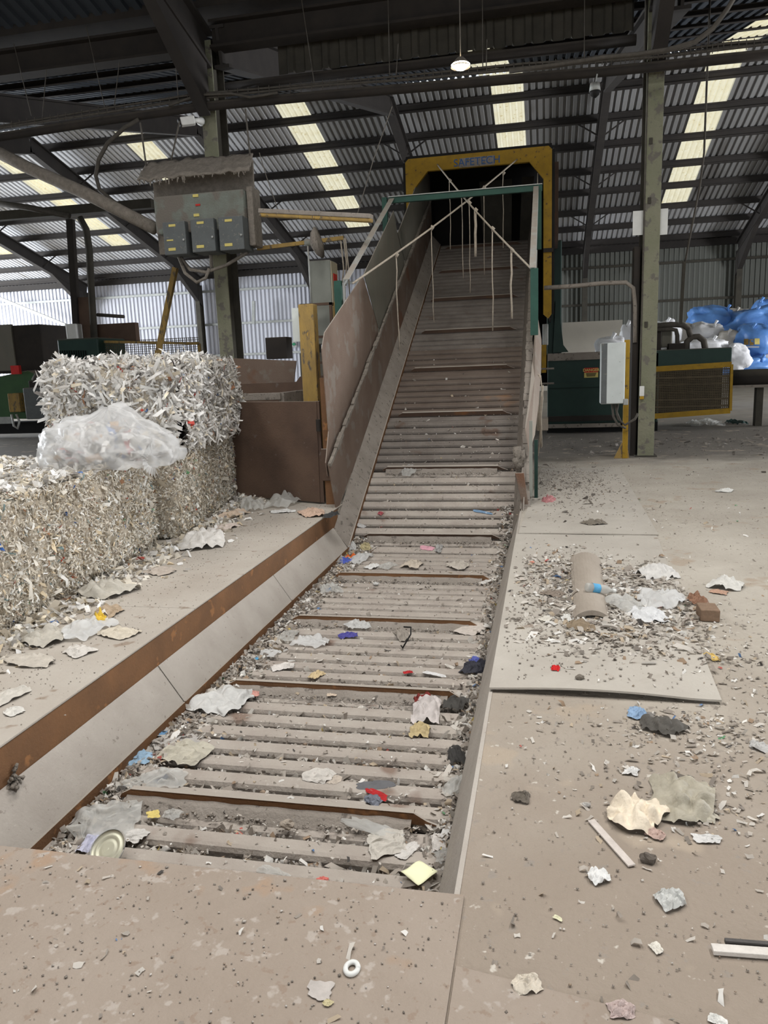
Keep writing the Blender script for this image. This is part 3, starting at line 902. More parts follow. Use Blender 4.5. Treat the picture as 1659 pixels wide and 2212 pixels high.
def bale(name, cx, cy, z0, w, l, h, rz, pal, n, size, label, bulge=0.05, seed=0, long=4.0, top=False):
    t = thing(name, (cx, cy, z0), label, 'bale', 'bales of pressed waste')
    rot = Matrix.Translation((cx, cy, z0)) @ Matrix.Rotation(rz, 4, 'Z')
    # hull
    V, F = [], []
    N = 14
    faces = [((-1, 0, 0), (0, 1, 0), (0, 0, 1)), ((1, 0, 0), (0, 1, 0), (0, 0, 1)), ((0, -1, 0), (1, 0, 0), (0, 0, 1)), ((0, 1, 0), (1, 0, 0), (0, 0, 1)), ((0, 0, 1), (1, 0, 0), (0, 1, 0)), ((0, 0, -1), (1, 0, 0), (0, 1, 0))]
    half = np.array([w / 2, l / 2, h / 2])

    def surf(nv, a, b, u, v):
        p = np.array(nv, float) + np.array(a, float) * u + np.array(b, float) * v
        # rounded corners
        q = p / (np.sum(np.abs(p) ** 10) ** (1 / 10)) * 0.5 + p * 0.5
        p = q * half
        nz = mn.noise(Vector(p) * 2.3 + Vector((seed, 0, 0))) * bulge + mn.noise(Vector(p) * 7 + Vector((seed, 3, 0))) * bulge * 0.4
        k = 1.0 if nv[2] >= 0 else 0.0
        p = p + np.array(nv) * nz * k
        p[2] = max(p[2], -half[2])
        return p + np.array([0, 0, half[2]])

    for nv, a, b in faces:
        o = len(V)
        for i in range(N + 1):
            for j in range(N + 1):
                V.append(surf(nv, a, b, 2 * i / N - 1, 2 * j / N - 1))
        for i in range(N):
            for j in range(N):
                F.append((o + i * (N + 1) + j, o + (i + 1) * (N + 1) + j, o + (i + 1) * (N + 1) + j + 1, o + i * (N + 1) + j + 1))
    m = MB()
    m.add([rot @ Vector(p) for p in V], F)
    m.build('packed_core', mt['balecore'], t, smooth=True)
    # shreds on the sides and top
    Ps, Ns = [], []
    ar = [l * h, l * h, w * h, w * h, w * l]
    tot = sum(ar)
    for (nv, a, b), A in zip(faces[:5], ar):
        k = int(n * A / tot)
        u = rng.uniform(-1, 1, k)
        v = rng.uniform(-1, 1, k)
        for i in range(k):
            Ps.append(surf(nv, a, b, u[i], v[i]))
            Ns.append(nv)
    Ps, Ns = np.array(Ps), np.array(Ns, float)
    R = np.array(rot.to_3x3())
    Pw = Ps @ R.T + np.array(rot.translation) + (Ns @ R.T) * rng.uniform(-0.004, 0.018, (len(Ps), 1))
    chips('packed_shreds', Pw, np.abs(rng.normal(size, size * 0.45, len(Pw))) + 0.005, pick(pal, len(Pw), 0.12), t, elong=long, curl=0.5, flat=0.5, nrm=Ns @ R.T, kind='stuff')
    if top or seed == 2:
        ix = rng.choice(len(Pw), 2600)
        chips('larger_shreds', Pw[ix] + (Ns[ix] @ R.T) * .006, np.abs(rng.normal(.026, .012, 2600)) + .01, pick(PAL_BALE, 2600, .1), t, elong=3.0, curl=.4, flat=.45, nrm=Ns[ix] @ R.T, kind='stuff')
    kt = int(1400 * w * l / 2) if top else 0
    if kt:
        Pt = np.array([surf((0, 0, 1), (1, 0, 0), (0, 1, 0), a, b) for a, b in rng.uniform(-1, 1, (kt, 2))])
        Pt = Pt @ R.T + np.array(rot.translation) + [0, 0, .012]
        chips('loose_top_scraps', Pt, np.abs(rng.normal(.03, .014, kt)) + .01, pick(PAL_WHITE, kt, .1), t, elong=3, curl=.4, flat=.4, kind='stuff')
    return t


bale('waste_bale', -4.25, 4.3, 0.0, 1.62, 4.5, 0.86, math.radians(4.6), PAL_BALE, 80000, 0.0095, 'long beige bale of shredded plastic and paper, lowest and nearest, clear bag lying on it', 0.045, 1, top=True)
bale('waste_bale', -4.42, 7.98, 0.0, 1.35, 2.75, 0.86, math.radians(10.3), PAL_BALE, 52000, 0.0095, 'beige pressed bale standing on the floor beside the rusty gate panel, underneath the white bale', 0.03, 2)
bale('waste_bale', -4.30, 7.98, 0.86, 1.30, 2.75, 0.88, math.radians(10.3), PAL_WHITE, 22000, 0.030, 'loose white shredded paper bale stacked on top of the beige one', 0.085, 3, 4.5)

# ---- clear plastic bag of rubbish on the near bale
bag = thing('rubbish_bag', (-3.85, 5.95, 0.87), 'knotted translucent plastic bag of rubbish slumped on the near bale', 'bag')
V, F = [], []
NU, NV = 96, 30
bcx, bcy, bz = -3.76, 6.0, 0.835
for i in range(NU):
    for j in range(NV + 1):
        u, v = 2 * math.pi * i / NU, j / NV
        rr = math.sin(math.pi * 0.5 * v) ** 0.8
        x, y = math.cos(u) * rr, math.sin(u) * rr
        z = (1 - v ** 2.4)
        q = Vector((x * 2, y * 2, z * 2))
        fold = 0.07 * math.sin(u * 9 + 6 * mn.noise(q * .8)) * v * (1.25 - v) * 2 + 0.045 * math.sin(u * 23 + 8 * mn.noise(q * 1.5)) * v + 0.05 * abs(mn.noise(q * 4))
        k = 1 + fold + 0.10 * mn.noise(q * 1.4)
        peak = 0.37 + 0.14 * math.exp(-((x - 0.05) ** 2 + (y - .2) ** 2) * 7) - 0.06 * x
        zz = z * peak * (1 + 0.10 * mn.noise(q * 2.2)) * (1 + fold * 1.2)
        V.append((bcx + x * 0.60 * k + 0.05, bcy + y * 0.52 * k, bz + max(zz, 0) + 0.012 + (0.05 * abs(mn.noise(q * 3)) if v > .8 else 0)))
for i in range(NU):
    for j in range(NV):
        a, b = i, (i + 1) % NU
        F.append((a * (NV + 1) + j, a * (NV + 1) + j + 1, b * (NV + 1) + j + 1, b * (NV + 1) + j))
m = MB()
m.add(V, F)
m.build('bag_film', mt['bagfilm'], bag, smooth=True)
th_ = rng.random(420) * 6.28
rd_ = np.sqrt(rng.random(420)) * 0.75
Pb = np.c_[bcx + 0.6 * rd_ * np.cos(th_), bcy + 0.5 * rd_ * np.sin(th_), bz + 0.02 + rng.random(420) * 0.36 * (1 - rd_ ** 2)]
chips('bag_contents', Pb, np.abs(rng.normal(0.05, 0.02, 420)) + 0.02, pick(PAL_WHITE + [((190, 70, 60), 1.0), ((90, 120, 170), 1.0), ((180, 140, 90), 1.5)], 420), bag, kind='stuff')
m = MB()
V, F = [], []
for i in range(40):
    a = 2 * math.pi * i / 40
    for j, (tt, r) in enumerate(((0, .05), (.3, .03), (.6, .055), (1.0, .10))):
        rr = r * (1 + (.35 if i % 2 else -.25) * (0.4 + tt)) * (1 + .3 * mn.noise(Vector((math.cos(a), math.sin(a), tt * 3))))
        V.append((-3.32 + .13 * tt + .02 * math.cos(a) * rr * 10 * .3, 5.80 - .05 * tt + rr * math.cos(a), 0.93 - .02 * tt + rr * math.sin(a)))
for i in range(40):
    for j in range(3):
        b = (i + 1) % 40
        F.append((i * 4 + j, i * 4 + j + 1, b * 4 + j + 1, b * 4 + j))
m.add(V, F)
m.build('gathered_neck', mt['bagfilm'], bag)

# ================================================================== LEFT SIDE: rusty gate, posts, bins
g = thing('gate_panel', (-3.25, 8.85, 0), 'rusty steel gate panel standing beside the bales', 'panel')
MB().prism([(-3.95, 9.2, 0.02), (-2.66, 8.68, 0.02), (-2.64, 8.68, 1.23), (-3.95, 9.2, 1.23)], (0.008, 0.02, 0)).build('plate', mt['rustdark'], g, bevel=0.003)
MB().tube([(-2.62, 8.66, 0.88), (-2.62, 8.66, 1.02)], 0.03, 10).build('hinge', mt['dark'], g)
MB().box(-2.66, -2.61, 8.69, 8.74, 0.02, 1.23).build('edge_bar', mt['rustdark'], g)
hp = thing('hinge_post', (-2.52, 8.62, 0), 'rusty upright channel between the gate panel and conveyor side', 'post')
MB().box(-2.56, -2.50, 8.60, 8.66, 0.0, 1.5).box(-2.50, -2.455, 8.60, 8.612, 0.0, 1.5).build('channel', mt['rust'], hp)
br = MB().box(-2.585, -2.47, 8.575, 8.60, 0.30, 0.68).build('bracket', mt['rustdark'], hp, bevel=0.006)
for z in (0.37, 0.45, 0.56, 0.63):
    MB().tube([(-2.51, 8.578, z), (-2.51, 8.56, z)], 0.011, 8).build('bolt', mt['colside'], br)
yp = thing('yellow_post', (-2.85, 9.2, 0), 'battered yellow square post behind the rusty gate panel', 'post')
MB().box(-2.95, -2.76, 9.15, 9.33, 0.0, 2.38).build('post_body', mt['yellowworn'], yp, bevel=0.008)
a1 = ony(630, 660, 9.4)
MB().box(a1[0], -2.96, 9.38, 9.40, 1.95, 2.36).build('taped_card', mt['white'], yp)
# bins and trough behind the gate
b = thing('steel_trough', (-4.3, 10.8, 0), 'rusty open steel trough behind the gate panel, grey dusty rim', 'trough')
MB().box(-5.2, -3.0, 11.4, 11.45, 0, 1.42).prism([(-3.95, 11.38, 1.2), (-3.7, 11.38, 1.5), (-2.7, 11.38, 1.5), (-2.7, 11.38, 0), (-3.95, 11.38, 0)], (0, .02, 0)).build('back_plate', mt['rustdark'], b)
MB().box(-4.9, -3.62, 10.2, 10.27, 1.20, 1.30).box(-3.66, -3.58, 10.25, 11.3, 1.0, 1.30).build('dusty_rim', mt['ledge'], b, bevel=0.01)
MB().box(-4.9, -3.6, 10.32, 11.35, 0.0, 1.05).build('trough_body', mt['dark'], b)
b = thing('steel_hopper', (-4.3, 12.3, 0), 'grey-brown steel hopper walls in front of the pale back wall', 'hopper')
MB().prism([(-5.35, 12.3, 0.9), (-4.2, 12.3, 0.9), (-4.05, 12.3, 1.75), (-5.35, 12.3, 1.85)], (0, .03, 0)).build('hopper_wall', mt['wallplate'], b)
MB().box(-4.05, -3.0, 12.5, 12.53, 0.9, 1.87).build('hopper_wall', mt['panelgrey'], b)
MB().prism([(-5.35, 12.28, 0.4), (-4.25, 12.28, 0.4), (-4.18, 12.28, 1.32), (-5.35, 12.28, 1.32)], (0, .02, 0)).build('lower_band', mt['rustdark'], b)
MB().box(-4.68, -4.3, 12.6, 12.9, 1.8, 2.16).build('junction_box', mt['dark'], b, bevel=0.01)
# cabinet with fan on a stand
f = thing('control_cabinet', (-3.45, 12.2, 0), 'tall grey control cabinet with buttons on its cream side, dusty dish above', 'cabinet')
MB().box(-3.72, -3.36, 12.2, 12.6, 2.0, 3.3).build('cabinet_body', mt['meter'], f, bevel=0.01)
MB().box(-3.36, -3.345, 12.22, 12.58, 2.02, 3.28).build('button_face', mt['cream'], f)
MB().box(-3.345, -3.335, 12.3, 12.5, 2.9, 3.1).build('red_notice', mt['redprint'], f)
for z in (2.65, 2.75, 2.82):
    MB().tube([(-3.345, 12.4, z), (-3.31, 12.4, z)], 0.025, 8).build('button', mt['black'], f)
fr = MB()
for x in (-3.78, -3.3):
    for y in (11.9, 12.6):
        fr.box(x - 0.02, x + 0.02, y - 0.02, y + 0.02, 0.0, 2.62)
for z in (2.6, 2.1, 1.7):
    fr.box(-3.8, -3.28, 11.88, 11.92, z - 0.02, z + 0.02)
    fr.box(-3.32, -3.28, 11.9, 12.6, z - 0.02, z + 0.02)
fr.build('stand', mt['rustdark'], f)
MB().tube([(-3.27, 12.0, 1.6), (-3.27, 12.0, 2.55), (-3.25, 12.05, 2.66), (-3.2, 12.1, 2.6)], 0.03, 8).build('yellow_conduit', mt['yellowworn'], f, smooth=True)
fan = thing('warning_dish', (-3.55, 11.9, 2.7), 'dusty dish-shaped lamp head on a thin pole above the control cabinet', 'lamp')
cx, cy, cz = -3.46, 11.9, 3.52
m = MB()
rings = [(0.0, 0.02), (0.02, 0.12), (0.04, 0.22), (0.02, 0.24), (-0.05, 0.18), (-0.1, 0.06)]
m.tube([(cx + a, cy, cz + a * 0.2) for a, _ in rings], [r for _, r in rings], 20)
m.build('dish', mt['ledge'], fan, smooth=True)
MB().tube([(cx - 0.2, cy, cz + 0.02), (cx - 0.05, cy, cz)], 0.05, 10).build('motor', mt['meter'], fan, smooth=True)
MB().tube([(cx - 0.15, cy, 2.6), (cx - 0.16, cy, 3.5)], 0.014, 6).build('pole', mt['galv'], fan, smooth=True)
jb = thing('yellow_jib', (-4.4, 12.6, 3.55), 'thin yellow jib bar with hanging cables over the control cabinet', 'jib')
j0, j1 = ony(556, 537, 12.6), ony(742, 514, 12.6)
MB().beam(j0, j1, 0.05, 0.06).build('bar', mt['yellowworn'], jb)
for dx, L in ((0.0, 0.75), (-0.05, 0.95), (0.03, 0.9)):
    MB().tube([(j1[0] + dx, 12.6, j1[2]), (j1[0] + dx + 0.03, 12.6, j1[2] - L * .5), (j1[0] + dx * 2, 12.6, j1[2] - L)], 0.012, 6).build('cable', mt['rope'], jb, smooth=True)
MB().box(j1[0] - 0.1, j1[0] + 0.0, 12.55, 12.6, j1[2] - 1.05, j1[2] - 0.7).build('plug_box', mt['whiteplain'], jb, bevel=0.01)
MB().beam(ony(344, 750, 14) + (ony(344, 750, 14) - ony(379, 578, 14)) * 1.55, ony(379, 578, 14), 0.09, 0.09).build('leaning_yellow_post', mt['yellowworn'], label='slanting yellow steel prop seen under the control boxes', cat='post')

# ---- left baling machine
lm = thing('baling_machine', (-14.5, 19.5, 0), 'green baling machine with dark cabinets behind the bales at far left', 'machine')
q = lambda px, py, y=19.5: ony(px, py, y)


def pbox(px0, py0, px1, py1, y0, y1):
    a, c = ony(px0, py0, y0), ony(px1, py1, y0)
    return MB().box(a[0], c[0], y0, y1, c[2], a[2])


cab = pbox(-60, 708, 98, 803, 19.0, 20.6).build('dark_cabinet', mt['dark'], lm, bevel=0.03)
pbox(-60, 705, 35, 800, 18.95, 19.05).build('cabinet_door', mt['panelgrey'], cab)
a = [ony(-80, 830, 18.6), ony(60, 800, 18.6), ony(85, 812, 18.6), ony(100, 905, 18.6), ony(-80, 905, 18.6)]
MB().prism(a, (0, 1.6, 0)).build('green_body', mt['ltgreen'], lm, bevel=0.02)
pbox(-80, 903, 25, 915, 18.55, 18.62).build('pale_skirt', mt['galv'], lm)
pbox(15, 850, 45, 890, 18.3, 18.6).build('yellow_box', mt['yellowworn'], lm, bevel=0.02)
pbox(48, 838, 100, 905, 18.2, 18.58).build('valve_block', mt['boxgrey'], lm, bevel=0.03)
pbox(60, 822, 90, 840, 18.25, 18.55).build('valve_cap', mt['dark'], lm, bevel=0.03)
pbox(22, 790, 42, 808, 18.3, 18.4).build('red_card', mt['red'], lm)
pbox(-80, 915, 110, 935, 19.0, 19.6).build('base_frame', mt['black'], lm)
MB().tube([q(75, 822, 18.3), q(80, 812, 18.3), q(95, 808, 18.3), q(120, 808, 18.3)], 0.09, 8).build('hydraulic_pipe', mt['cable'], lm, smooth=True)
MB().tube([q(25, 895, 18.2), q(30, 920, 18.2), q(38, 926, 18.2), q(42, 910, 18.2), q(35, 895, 18.2)], 0.03, 6).build('grey_hose', mt['galv'], lm, smooth=True)
mo = pbox(122, 733, 218, 800, 17.5, 18.8).build('motor_housing', mt['dkgreen'], lm, bevel=0.04)
for i in range(12):
    x = 128 + i * 5
    pbox(x, 757, x + 2, 772, 17.46, 17.52).build('cooling_fin', mt['black'], mo)
pbox(108, 767, 126, 800, 17.6, 18.4).build('terminal_box', mt['dark'], lm, bevel=0.04)
pbox(205, 701, 295, 740, 18.9, 19.1).build('dark_plate', mt['rustdark'], lm)
pbox(163, 643, 203, 735, 18.7, 18.9).build('tower_plate', mt['rustdark'], lm)
MB().beam(q(152, 474, 18.7), q(168, 735, 18.7), 0.16, 0.16, up=(0, 1, 0)).build('tower_post', mt['dark'], lm)
MB().tube([q(172, 470, 18.6), q(186, 495, 18.6), q(193, 540, 18.6), q(197, 620, 18.6), q(204, 735, 18.6)], 0.09, 8).build('curved_hose', mt['colside'], lm, smooth=True)
pbox(140, 700, 167, 733, 18.4, 18.7).build('white_tank', mt['whiteplain'], lm, bevel=0.03)
MB().tube([q(210, 680, 18.8), q(268, 684, 18.8)], 0.045, 8).build('short_pipe', mt['cable'], lm, smooth=True)
fe = thing('mesh_fence', (-10, 18, 0), 'yellow-framed wire mesh guard fence behind the white bale', 'fence')
f0, f1, f2 = q(215, 738, 17.8), q(430, 742, 17.8), q(430, 790, 17.8)
MB().beam(f0, f1, 0.06, 0.06).beam((f0[0], 17.8, 0), f0, 0.07, 0.07).beam((f1[0], 17.8, 0), f1, 0.06, 0.06).build('fence_frame', mt['yellowworn'], fe)
m = MB()
x = f0[0]
while x < f1[0]:
    m.box(x, x + 0.012, 17.8, 17.812, 0.4, f0[2])
    x += 0.055
z = 0.6
while z < f0[2]:
    m.box(f0[0], f1[0], 17.795, 17.807, z, z + 0.012)
    z += 0.055
m.build('wire_mesh', mt['meshwire'], fe, kind='stuff')

# ---- overhead things on the left
MB().beam(ony(-80, 474, 18.8), ony(330, 440, 18.8), 0.2, 0.22).build('overhead_beam', mt['colside'], label='grey steel beam crossing above the left baling machine', cat='beam')
MB().tube([ony(-60, 300, 12.6), ony(60, 362, 12.5), ony(190, 420, 12.4), ony(335, 494, 12.3)], 0.105, 12).build('dusty_duct', mt['fluff'], smooth=True, label='thick dusty grey pipe slanting down to the control boxes', cat='pipe')
MB().tube([ony(-40, 435, 17.0), ony(60, 448, 17.0), ony(150, 466, 17.0)], 0.07, 8).build('thin_duct', mt['cable'], smooth=True, label='thinner dark pipe sloping towards the overhead beam', cat='pipe')

# ================================================================== CONTROL BOX CLUSTER on the left column
cb = thing('control_panel_cluster', (-5.4, 12.4, 3.5), 'dust-caked bank of grey switch boxes under a canopy hung at left column', 'control panel')
CY = 12.2


def cbox(px0, py0, px1, py1, y0, y1, **k):
    a, c = ony(px0, py0, y0), ony(px1, py1, y0)
    return MB().box(a[0], c[0], y0, y1, c[2], a[2])


bk = MB().prism([ony(330, 395, 12.45), ony(545, 345, 12.45), ony(553, 535, 12.45), ony(345, 550, 12.45)], (0, 0.05, 0)).build('back_board', mt['fluff'], cb)
cp = [ony(297, 390, 11.85), ony(538, 368, 11.85), ony(547, 333, 12.35), ony(318, 352, 12.35)]
m = MB()
NX, NY = 40, 8
V, F = [], []
for i in range(NX + 1):
    for j in range(NY + 1):
        u, v = i / NX, j / NY
        p = (1 - v) * ((1 - u) * cp[0] + u * cp[1]) + v * ((1 - u) * cp[3] + u * cp[2])
        V.append(tuple(p + np.array([0, 0, 0.05 * mn.noise(Vector((u * 14, v * 4, 0)))])))
for i in range(NX):
    for j in range(NY):
        F.append((i * (NY + 1) + j, (i + 1) * (NY + 1) + j, (i + 1) * (NY + 1) + j + 1, i * (NY + 1) + j + 1))
m.add(V, F)
can = m.build('canopy', mt['fluff'], cb, solid=0.03, smooth=True)
m = MB()
for i in range(34):
    u = random.random()
    p = (1 - u) * cp[0] + u * cp[1]
    m.tube([(p[0], p[1] + 0.01, p[2]), (p[0] + random.uniform(-.02, .02), p[1] + 0.01, p[2] - random.uniform(.02, .1))], [0.012, 0.005], 5)
m.build('dust_strands', mt['fluff'], can, kind='stuff')
mb_ = cbox(330, 425, 530, 492, 12.0, 12.45).build('main_box', mt['boxgreen'], cb, bevel=0.03)
cbox(530, 402, 552, 530, 12.1, 12.46).build('side_trunking', mt['fluff'], cb, bevel=0.02)
for (a0, b0, a1, b1) in ((350, 480, 396, 548), (410, 474, 458, 542), (470, 469, 520, 538)):
    bx = cbox(a0, b0, a1 + 8, b1, 11.88, 12.3).build('switch_box', mt['boxgrey'], cb, bevel=0.012)
    w_ = a1 - a0
    cbox(a0 + w_ * .3, b0 + 5, a0 + w_ * .62, b0 + 9, 11.872, 11.885).build('label_strip', mt['labelyellow'], bx)
    cbox(a0 + w_ * .3, b1 - 12, a0 + w_ * .64, b1 - 7, 11.872, 11.885).build('label_strip', mt['labelyellow'], bx)
    k0 = ony(a1 + 2, (b0 + b1) / 2 + 4, 11.87)
    MB().tube([(k0[0], 11.88, k0[2]), (k0[0], 11.84, k0[2])], 0.016, 8).build('handle', mt['galv'], bx)
cbox(360, 518, 374, 520, 11.872, 11.885).build('label_strip', mt['labelyellow'], bk)
for (a0, b0) in ((416, 420), (418, 462)):
    cbox(a0, b0, a0 + 12, b0 + 5, 11.985, 12.0).build('label_strip', mt['labelyellow'], mb_)
cbox(422, 441, 432, 444, 11.985, 12.0).build('red_mark', mt['redprint'], mb_)
for k, pts in enumerate([[(385, 552), (400, 590), (425, 610), (445, 600), (452, 580)], [(390, 555), (410, 582), (445, 588), (490, 572), (535, 545)], [(455, 545), (457, 580)], [(538, 515), (530, 540), (520, 548)]]):
    MB().tube([ony(x, y, 12.15 + 0.03 * k) for x, y in pts], 0.028, 7).build('dusty_cable', mt['fluff'], cb, smooth=True)
m = MB()
for (x0, y0, x1, y1) in ((303, 265, 316, 360), (388, 262, 370, 345), (530, 235, 540, 335)):
    m = MB().tube([ony(x0, y0, 12.2), ony(x1, y1, 12.2)], 0.014, 6)
    m.build('hanger_wire', mt['cable'], cb)

# ---- strip light on the right of the boxes
bl = thing('strip_light', (-3.1, 10.6, 3.7), 'long dusty strip light hanging on wires beside the control boxes', 'lamp')
l0, l1 = ony(562, 456, 10.6), ony(803, 468, 10.3)
MB().beam(l0, l1, 0.12, 0.06).build('housing', mt['ledge'], bl, bevel=0.012)
MB().beam(l0 - np.array([0, 0, 0.05]), l1 - np.array([0, 0, 0.05]), 0.1, 0.05).build('diffuser', mt['yellowworn'], bl, bevel=0.015)
w0 = ony(600, 452, 10.55)
MB().tube([w0, ony(575, 380, 10.55), ony(560, 330, 10.55)], 0.006, 5).build('wire', mt['cable'], bl)
w1 = ony(772, 462, 10.34)
MB().tube([w1, ony(805, 350, 10.34), ony(847, 230, 10.34)], 0.006, 5).build('wire', mt['cable'], bl)

# ---- camera and dome on the tray
cc = thing('security_camera', (-5.6, 12.75, 5.55), 'white bullet security camera bracketed to the left column', 'camera')
MB().beam(ony(390, 264, 12.4), ony(421, 260, 12.5), 0.13, 0.13).build('camera_body', mt['whiteplain'], cc, bevel=0.02)
MB().beam(ony(386, 266, 12.38), ony(391, 264, 12.4), 0.11, 0.11).build('lens_hood', mt['black'], cc, bevel=0.01)
MB().tube([ony(420, 260, 12.5), ony(432, 261, 12.7), ony(434, 262, 12.94)], [0.03, 0.05, 0.075], 10).build('bracket', mt['whiteplain'], cc, smooth=True)
dm = thing('dome_camera', tuple(ony(1285, 190, 12.7)), 'small dark dome camera under a silver cap below the cable tray', 'camera')
MB().tube([ony(1285, 180, 12.7), ony(1285, 197, 12.7)], [0.07, 0.085], 14).build('cap', mt['galv'], dm, smooth=True)
d0 = ony(1285, 197, 12.7)
MB().tube([d0, d0 - np.array([0, 0, 0.05]), d0 - np.array([0, 0, 0.09])], [0.08, 0.065, 0.02], 14).build('dome', mt['black'], dm, smooth=True)
MB().tube([ony(1290, 160, 12.7), ony(1286, 182, 12.7)], 0.012, 6).build('stem', mt['galv'], dm)

# ---- roof lamp
lp = thing('roof_lamp', tuple(ony(995, 140, 11.0)), 'glowing round roof lamp hanging on a wire above the portal', 'lamp')
c0 = ony(995, 140, 11.0)
MB().tube([c0 + np.array([0, 0, 0.09]), c0 + np.array([0, 0, 0.03]), c0 + np.array([0, 0, -0.03])], [0.04, 0.1, 0.13], 16, cap=False).build('shade', mt['dark'], lp, smooth=True)
MB().tube([c0 + np.array([0, 0, 0.04]), c0, c0 - np.array([0, 0, 0.055])], [0.07, 0.125, 0.06], 16).build('bulb', mt['lampglow'], lp, smooth=True)
MB().tube([c0 + np.array([0, 0, 0.09]), c0 + np.array([0, 0, 1.9])], 0.008, 5).build('flex', mt['cable'], lp)

# ---- cable tray with cables and hanging wires
tr = thing('cable_tray', (-3, 12.3, 5.7), 'sagging dusty cable tray crossing in front of both columns', 'cable tray')
tp = [(-120, 303), (0, 280), (200, 248), (430, 214), (700, 188), (900, 171), (1130, 150), (1300, 136), (1420, 124), (1560, 108), (1760, 88)]
tpw = [ony(x, y, 12.75) for x, y in tp]
MB().tube([p + np.array([0, 0.0, -0.12]) for p in tpw], 0.075, 8).build('support_pipe', mt['dark'], tr, smooth=True)
for dz, dy, r in ((0.02, 0, 0.022), (0.05, -0.05, 0.018), (-0.01, -0.07, 0.02), (0.07, 0.03, 0.016), (0.035, 0.05, 0.02)):
    MB().tube([p + np.array([0, dy, dz + 0.015 * math.sin(i * 2.1 + dz * 40)]) for i, p in enumerate(tpw)], r, 6).build('cable', mt['cable'], tr, smooth=True)
MB().tube([ony(x, y, 12.6) for x, y in ((365, 228), (430, 205), (500, 202), (540, 210), (600, 200))], 0.022, 6).build('cable', mt['cable'], tr, smooth=True)
m = MB()
for i in range(len(tpw) - 1):
    for k in range(12):
        p = tpw[i] + (tpw[i + 1] - tpw[i]) * k / 12
        m.tube([p + np.array([0, -0.08, 0.08]), p + np.array([0, -0.09, -0.03 - random.uniform(0, .05)])], 0.006, 4)
m.build('tray_rungs', mt['cable'], tr, kind='stuff')
MB().tube([ony(x, y, 12.7) for x, y in ((300, 258), (270, 275), (232, 310), (213, 345), (207, 380), (215, 410), (245, 435), (300, 470), (335, 492))], 0.035, 8).build('drop_cable', mt['cable'], smooth=True, label='thick cable looping down from the tray to the slanting pipe', cat='cable')
for dy in (0, 0.05):
    MB().tube([ony(x, y + dy * 60, 12.2 + dy) for x, y in ((1600, -30), (1570, 20), (1540, 60), (1500, 90), (1440, 107), (1380, 116), (1300, 124), (1200, 140), (1100, 152))], 0.028, 8).build('sweeping_cable', mt['cable'], smooth=True, label=('upper pale cable' if dy == 0 else 'lower pale cable') + ' of two curving up from the tray at upper right', cat='cable', group='cables curving to the roof')
for (x0, y0, x1, y1) in ((30, 95, 68, 250), (100, 150, 92, 250), (180, 30, 228, 238), (258, 135, 246, 236), (378, 120, 386, 225), (650, -10, 680, 187), (838, -10, 842, 176), (860, 95, 855, 175), (1042, -10, 1043, 158), (1052, 85, 1050, 157), (1263, -10, 1262, 138), (1395, -10, 1392, 125)):
    MB().tube([ony(x0, y0, 12.8), ony(x1, y1, 12.75)], 0.008, 5).build('suspension_wire', mt['cable'], tr)
lw = thing('lifting_chain', tuple(ony(1525, 175, 14.5)), 'thin chain and rod hanging from the roof right of the column', 'chain')
MB().tube([ony(1527, 170, 14.5) + np.array([0, 0, 1.2]), ony(1527, 170, 14.5), ony(1521, 330, 14.5), ony(1512, 400, 14.5), ony(1480, 565, 14.5)], 0.018, 6).build('chain', mt['cable'], lw, smooth=True)
MB().beam(ony(1478, 565, 14.5), ony(1470, 700, 14.5), 0.05, 0.05).build('rod', mt['colside'], lw)

# ================================================================== RIGHT SIDE
gb = thing('baler', (2, 18, 0), 'dark green hydraulic baler with hoses behind the right column', 'machine')
GY = 17.2
pbox(1183, 770, 1420, 912, GY, GY + 2.2).build('press_chamber', mt['dkgreen'], gb, bevel=0.02)
pbox(1400, 757, 1580, 792, GY, GY + 2.0).build('upper_beam', mt['dkgreen'], gb, bevel=0.02)
pbox(1183, 764, 1345, 774, GY - 0.05, GY + 1.2).build('dusty_top', mt['ledge'], gb)
pbox(1184, 829, 1300, 835, GY - 0.06, GY).build('rib', mt['dkgreen'], gb)
pbox(1184, 900, 1330, 908, GY - 0.08, GY).build('rib', mt['dark'], gb)
pbox(1182, 912, 1420, 935, GY + 0.3, GY + 2.0).build('underframe', mt['black'], gb)
pbox(1182, 917, 1340, 922, GY - 0.1, GY - 0.04).build('floor_rail', mt['ledge'], gb)
tw = pbox(1182, 520, 1212, 766, GY + 0.1, GY + 1.2).build('ram_tower', mt['dkgreen'], gb, bevel=0.02)
pbox(1194, 350, 1206, 520, GY - 1.0, GY + 1.2).build('tower_side', mt['rustdark'], gb)
MB().prism([ony(1200, 650, GY - .05), ony(1206, 650, GY - .05), ony(1217, 745, GY - .05), ony(1228, 760, GY - .05), ony(1195, 762, GY - .05)], (0, 0.3, 0)).build('gusset', mt['dkgreen'], gb)
pbox(1172, 700, 1184, 745, GY - 1.2, GY - 0.9).build('limit_switch', mt['galv'], gb, bevel=0.01)
pbox(1170, 745, 1180, 805, GY - 1.4, GY - 1.2).build('yellow_bracket', mt['yellow'], gb)
for y in (797, 829):
    MB().tube([ony(1165, y, GY - 1.6), ony(1197, y - 1, GY - 1.6)], 0.02, 6).build('peg', mt['ledge'], gb)
sg = pbox(1262, 795, 1292, 815, GY - 0.02, GY - 0.005).build('danger_sign', mt['labelyellow'], gb, label='red and cream danger notice')
a, c = ony(1262, 795, GY - .03), ony(1292, 804, GY - .03)
MB().box(a[0], c[0], GY - 0.03, GY - 0.02, c[2], a[2]).build('sign_header', mt['redprint'], sg)
text('DANGER', 0.085, ((a[0] + c[0]) / 2, GY - 0.034, (a[2] + c[2]) / 2), (R90, 0, 0), mt['labelyellow'], sg, bold=0.002)
m = MB()
